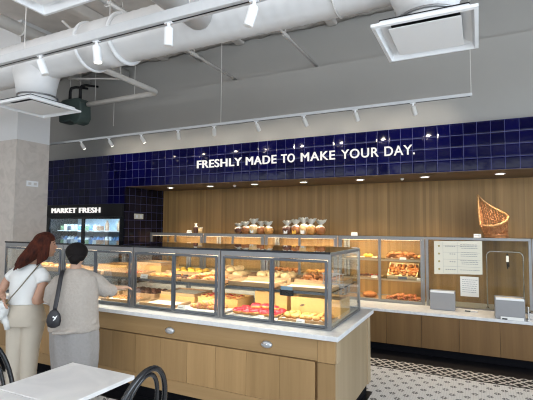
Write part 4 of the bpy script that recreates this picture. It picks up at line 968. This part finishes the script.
# hair
m = MB()
m.ball(W.P(.078, .01, 1.472), (.097, .090, .100), 20, 14, rot=Matrix.Rotation(math.atan2(W.s.y, W.s.x), 3, 'Z'))
m.ball(W.P(.115, .01, 1.52), (.075, .078, .052), 18, 12, rot=Matrix.Rotation(math.atan2(W.s.y, W.s.x), 3, 'Z') @ Matrix.Rotation(.55, 3, 'Y'))
hp = [(.07, -.01, 1.50), (.03, -.02, 1.43), (-.03, -.045, 1.36), (-.09, -.065, 1.30), (-.135, -.08, 1.25)]
m.tube([W.P(*p) for p in hp], [.07, .082, .070, .055, .03], 16, flat=.9)
rr_ = random.Random(3)
for k in range(46):   # locks lying over the mass
    an = rr_.uniform(0, 2*PI); q = [.066, .082, .070, .058, .038]; pp = []
    for j, p in enumerate(hp): pp.append(W.P(p[0], p[1], p[2])+W.s*math.cos(an)*q[j]*.75+(W.a*math.sin(an)+Vector((0, 0, .5))*math.cos(an))*q[j]*.85+Vector((0, 0, -.02*(j == 4)*rr_.random())))
    m.tube(pp, [.009, .010, .009, .008, .004], 6)
for k in range(8):
    o_ = .012*(k-4); m.tube([W.P(.125+o_*.3, -.06-.004*k, 1.52), W.P(.105+o_*.5, -.092, 1.44), W.P(.085+o_, -.102, 1.35), W.P(.075+o_, -.102, 1.255+.008*k)], [.013, .014, .011, .004], 6)
m.build('hair', M['hair'], wo, fuse=.0065, sm=1)
# eyes and brows
m = MB(); m.ball(W.P(.170, -.022, 1.452), .0075, 8, 6); m.ball(W.P(.172, .04, 1.452), .0075, 8, 6); m.build('eye', M['black'], wo, smooth=True)
m = MB(); m.tube([W.P(.162, -.045, 1.475), W.P(.182, -.02, 1.48)], .0035, 6); m.tube([W.P(.182, .04, 1.48), W.P(.162, .062, 1.475)], .0035, 6); m.build('eyebrow', M['hairb'], wo, smooth=True)
# her thin bag strap and the crumpled plastic bag
st = thing('strap_bag', 'small pale shoulder bag with a thin olive strap worn by the woman', 'bag', W.P(-.2, .15, .8))
MB().tube([W.P(.055, -.085, 1.275), W.P(-.02, -.135, 1.18), W.P(-.10, -.15, 1.07), W.P(-.17, -.13, .98), W.P(-.225, -.04, .88), W.P(-.235, .06, .82)], .0055, 8).build('strap', plain('olive_strap', (.16, .14, .10), .7), st, smooth=True)
MB().ball(W.P(-.20, .15, .77), (.06, .08, .09), 14, 10).build('pouch', M['pants'], st, smooth=True)
m = MB(); rn = lambda d: 1+.35*noise.noise(d*3.2+Vector((3, 1, 2)))
m.ball(W.P(-.245, -.05, .855), (.055, .055, .085), 22, 16, f=rn)
m.tube([W.P(-.245, -.05, .91), W.P(-.24, -.045, .945)], [.03, .012], 10)
m.tube([W.P(-.225, -.05, .80), W.P(-.20, -.055, .74), W.P(-.19, -.06, .68)], [.03, .028, .022], 10)
tag(m.build('plastic_bag', M['bagp'], smooth=True, org=W.P(-.245, -.05, .8)), 'crumpled white plastic bag held at the left by the woman in white', 'plastic bag')

# ---- person in the knitted sweater
Q = Fig((-3.3, 2.75), (-.768, .64)); rq = math.radians(30)
po = thing('person', 'person with short black hair in oatmeal sweater and grey skirt, seen from behind', 'person', (-3.3, 2.75, 0))
m = MB()
m.loft([Q.ell(.01, 0, .72, .16, .12, -rq), Q.ell(.01, 0, .9, .14, .11, -rq), Q.ell(.01, 0, 1.05, .14, .10, -rq), Q.ell(.01, 0, 1.15, .155, .09, -rq), Q.ell(.01, 0, 1.215, .10, .07, -rq), Q.ell(.005, 0, 1.25, .055, .05, -rq)], 20)
m.tube([Q.P(.005, 0, 1.2), Q.P(.0, .01, 1.27), Q.P(.003, .025, 1.34)], [.055, .047, .046], 14)
m.ball(Q.P(.005, .03, 1.385), (.072, .088, .10), 20, 14, rot=Matrix.Rotation(math.atan2(Q.s.y, Q.s.x)-.5, 3, 'Z'))
m.ball(Q.P(.02, .06, 1.335), (.05, .05, .05), 12, 8)
m.tube([Q.P(.04, .115, 1.38), Q.P(.052, .135, 1.355), Q.P(.045, .125, 1.345)], [.008, .012, .009], 8)
m.ball(Q.P(.078, .02, 1.37), (.012, .02, .028), 10, 8); m.ball(Q.P(-.065, .05, 1.37), (.012, .02, .028), 10, 8)
for u_, v_ in ((-.06, .03), (.09, -.03)): m.tube([Q.P(u_, v_, .78), Q.P(u_, v_, .4), Q.P(u_, v_, .07)], [.085, .055, .036], 14)
m.tube([Q.P(.14, -.02, 1.15), Q.P(.22, .0, 1.09), Q.P(.29, .03, 1.02)], [.045, .040, .034], 14)
m.tube([Q.P(.29, .03, 1.02), Q.P(.33, .04, 1.035), Q.P(.37, .05, 1.05)], [.034, .030, .024], 12)
hand(m, Q.P(.365, .05, 1.05), Q.s*1.0+Q.a*.12, (0, 0, 1), .8, side=-1)
m.tube([Q.P(-.11, .03, 1.14), Q.P(-.2, .08, 1.06), Q.P(-.21, .12, .96)], [.05, .042, .036], 14)
m.tube([Q.P(-.21, .12, .96), Q.P(-.14, .17, .96), Q.P(-.06, .19, .975)], [.036, .03, .024], 12)
hand(m, Q.P(-.06, .19, .975), Q.s+Q.a*.2, (0, 0, 1))
m.build('body', M['skin2'], po, fuse=.0085, sm=3)
for u_, v_ in ((-.06, .03), (.09, -.03)):
    c_ = Q.P(u_, v_, 0); dd = (Q.s*.4+Q.a*.9)
    MB().loft([(c_-dd*.05+Vector((0, 0, z)), dd.cross(Vector((0, 0, 1)))*r_*.5, dd*r_) for z, r_ in ((.001, .07), (.03, .075), (.07, .05))], 16).loft([(c_+dd*.06+Vector((0, 0, z)), dd.cross(Vector((0, 0, 1)))*r_*.45, dd*r_) for z, r_ in ((.001, .09), (.025, .09), (.05, .05))], 16).build('shoe', M['black'], po, fuse=.01)
def folds(secs, n=48, amp=.006, k=9, ph=0):
    vs = []
    for i, (c_, a_, b_) in enumerate(secs):
        for j in range(n):
            an = 2*PI*j/n; f_ = 1+amp/.18*math.sin(an*k+ph+i*.35)
            vs.append(c_+a_*math.cos(an)*f_+b_*math.sin(an)*f_)
    fs = [(i*n+j, i*n+(j+1) % n, (i+1)*n+(j+1) % n, (i+1)*n+j) for i in range(len(secs)-1) for j in range(n)]+[tuple(range(n))[::-1], tuple((len(secs)-1)*n+j for j in range(n))]
    return vs, fs
m = MB(); vs, fs = folds([Q.ell(.02, 0, .31, .190, .16, -rq), Q.ell(.02, 0, .42, .205, .165, -rq), Q.ell(.014, 0, .55, .216, .168, -rq), Q.ell(.01, 0, .68, .216, .168, -rq), Q.ell(.01, 0, .78, .19, .15, -rq)]); m.add(vs, fs); m.build('skirt', M['dress'], po, smooth=True)
m = MB()
vs, fs = folds([Q.ell(.0, 0, .70, .222, .172, -rq), Q.ell(.0, 0, .72, .226, .175, -rq), Q.ell(.0, 0, .80, .218, .17, -rq), Q.ell(.0, 0, .92, .212, .165, -rq), Q.ell(.005, 0, 1.03, .205, .155, -rq), Q.ell(.01, 0, 1.12, .196, .135, -rq), Q.ell(.012, 0, 1.18, .172, .115, -rq), Q.ell(.01, 0, 1.225, .115, .082, -rq), Q.ell(.006, 0, 1.25, .068, .058, -rq)], amp=.003, k=7); m.add(vs, fs)
m.tube([Q.P(.09, -.02, 1.15), Q.P(.18, .0, 1.11), Q.P(.26, .02, 1.04), Q.P(.29, .03, 1.02)], [.085, .084, .072, .064], 18)
m.tube([Q.P(.28, .03, 1.02), Q.P(.33, .04, 1.035), Q.P(.355, .047, 1.045)], [.064, .056, .040], 16)
m.tube([Q.P(-.11, .03, 1.14), Q.P(-.18, .07, 1.05), Q.P(-.20, .11, .95)], [.075, .075, .065], 18)
m.tube([Q.P(-.20, .11, .95), Q.P(-.14, .16, .955), Q.P(-.09, .18, .968)], [.062, .055, .042], 14)
# draped fold across the back of the hem
m.tube([Q.P(-.17, -.135, .715), Q.P(-.06, -.18, .72), Q.P(.06, -.17, .735), Q.P(.17, -.13, .78), Q.P(.2, -.06, .84)], [.014, .02, .02, .018, .01], 10)
m.build('sweater', M['knit'], po, fuse=.009, sm=2)
m = MB()
m.ball(Q.P(.003, .012, 1.40), (.094, .098, .088), 22, 16, f=lambda d: 1+.05*noise.noise(d*5))
m.tube([Q.P(-.03, -.045, 1.37), Q.P(-.005, -.05, 1.325), Q.P(.02, -.045, 1.30)], [.05, .05, .02], 12)
m.tube([Q.P(.045, -.04, 1.36), Q.P(.04, -.04, 1.32)], [.04, .02], 10)
m.build('hair', M['hairb'], po, fuse=.009, sm=2)
m = MB(); m.tube([Q.P(.082, .035, 1.378), Q.P(.06, .11, 1.388), Q.P(.01, .128, 1.388)], .003, 6); m.build('glasses', M['black'], po, smooth=True)
# black shoulder bag
sb = thing('shoulder_bag', 'small black shoulder bag with a white mark hanging behind the sweater', 'bag', Q.P(-.16, -.16, .8))
MB().tube([Q.P(-.10, .05, 1.232), Q.P(-.11, -.05, 1.228), Q.P(-.12, -.115, 1.17), Q.P(-.135, -.15, 1.05), Q.P(-.15, -.175, .95), Q.P(-.155, -.185, .90)], .018, 10, flat=.3, up=tuple(Q.s)).build('strap', M['bagb'], sb, smooth=True)
m = MB(); m.loft([(Q.P(-.158, -.20, z), Q.s*ru, Q.a*rv) for z, ru, rv in ((.775, .02, .01), (.79, .048, .02), (.83, .058, .024), (.88, .05, .02), (.915, .03, .012), (.925, .015, .006))], 20); m.build('pouch', M['bagb'], sb, smooth=True)
m = MB(); m.add([Q.P(-.165, -.2255, .835), Q.P(-.145, -.2255, .848), Q.P(-.130, -.2245, .882), Q.P(-.150, -.2255, .868)], [(0, 1, 2, 3)]); m.add([Q.P(-.17, -.2255, .868), Q.P(-.15, -.2255, .858), Q.P(-.145, -.2255, .866), Q.P(-.163, -.2255, .878)], [(0, 1, 2, 3)]); m.build('mark', M['card'], sb)

# ------------------------------------------------------------------ light
def area(name, loc, rot, sx, sy, e, c):
    L = bpy.data.lights.new(name, 'AREA'); L.shape = 'RECTANGLE'; L.size = sx; L.size_y = sy; L.energy = e; L.color = c
    o = bpy.data.objects.new(name, L); C.objects.link(o); o.location = loc; o.rotation_euler = rot; return o
area('pavement_bounce', (-2.5, YF-2.3, .02), (PI, 0, 0), 16, 4.0, 2150, (.98, .985, 1.0))
area('street_skylight', (-2.5, YF-.5, 3.0), (PI/2-.5, 0, 0), 14, 1.6, 170, (.90, .95, 1.0))
area('side_daylight', (XR+.4, -.3, 2.2), (0, PI/2, 0), 3.4, 6, 560, (.76, .88, 1.0))
for x0, x1, _ in mods:
    area('case_light', ((x0+x1)/2, CY0+.14, CZ1-.045), (.35, 0, 0), x1-x0-.1, .03, 8.5, (1, .89, .72))
    area('shelf_light', ((x0+x1)/2, CY0+.09, SZ-.022), (.35, 0, 0), x1-x0-.1, .02, 6.5, (1, .89, .72))
for x0, x1, _ in bmods:
    area('back_case_light', ((x0+x1)/2, BY0+.06, BZ1-.06), (.8, 0, 0), x1-x0-.12, .03, 9, (1, .74, .44))
    for z in (.86, 1.14): area('back_shelf_light', ((x0+x1)/2, BY0+.05, z-.012), (.8, 0, 0), x1-x0-.12, .02, 5, (1, .74, .44))
area('cooler_light', (-6.93, 6.0, 1.77), (.5, 0, 0), 1.9, .04, 18, (.62, .82, 1))
def spot(loc, tgt, e, sz, c, soft=.03):
    L = bpy.data.lights.new('spot_beam', 'SPOT'); L.energy = e; L.spot_size = sz; L.spot_blend = .7; L.color = c; L.shadow_soft_size = soft
    o = bpy.data.objects.new('spot_beam', L); C.objects.link(o); o.location = loc; o.rotation_euler = (Vector(tgt)-Vector(loc)).to_track_quat('-Z', 'Y').to_euler()
for x in (-5.97, -5.33, -4.65, -3.94, -3.31, -2.64, -1.96, -1.30, -.64): spot((x, 5.12, 2.985), (x, 6.0, 2.80), 16, 1.4, (1, .9, .75), .018)
for x in (-2.62,): spot((x, 2.3, 2.86), (x, 3.2, .8), 25, 1.0, (1, .9, .75))
wd = bpy.data.worlds.new('sky'); sc.world = wd; wd.use_nodes = True
nt = wd.node_tree; bg = nt.nodes['Background']; bg.inputs[0].default_value = (.80, .89, 1, 1); bg.inputs[1].default_value = 1.0

# ------------------------------------------------------------------ camera
yaw, pit, rol, F, H = math.radians(-26.38), math.radians(3.4257), math.radians(.3514), 427.7, 1.65
f = Vector((math.sin(yaw)*math.cos(pit), math.cos(yaw)*math.cos(pit), math.sin(pit))); r = Vector((math.cos(yaw), -math.sin(yaw), 0)); u = r.cross(f)
r2 = r*math.cos(rol)+u*math.sin(rol); u2 = -r*math.sin(rol)+u*math.cos(rol)
cam = bpy.data.cameras.new('camera'); co = bpy.data.objects.new('camera', cam); C.objects.link(co)
co.matrix_world = Matrix(((r2.x, u2.x, -f.x, 0), (r2.y, u2.y, -f.y, 0), (r2.z, u2.z, -f.z, H), (0, 0, 0, 1)))
cam.sensor_width = 36; cam.lens = F/533*36; cam.clip_start = .02; sc.camera = co
sc.view_settings.view_transform = 'Standard'; sc.view_settings.look = 'None'; sc.view_settings.gamma = 1; sc.view_settings.exposure = 0
sc.view_settings.use_curve_mapping = False
try: sc.cycles.filter_width = 1.1; sc.cycles.use_denoising = True; sc.cycles.max_bounces = 10; sc.cycles.transparent_max_bounces = 24; sc.cycles.caustics_reflective = False; sc.cycles.caustics_refractive = False; sc.cycles.sample_clamp_indirect = 4
except Exception: pass
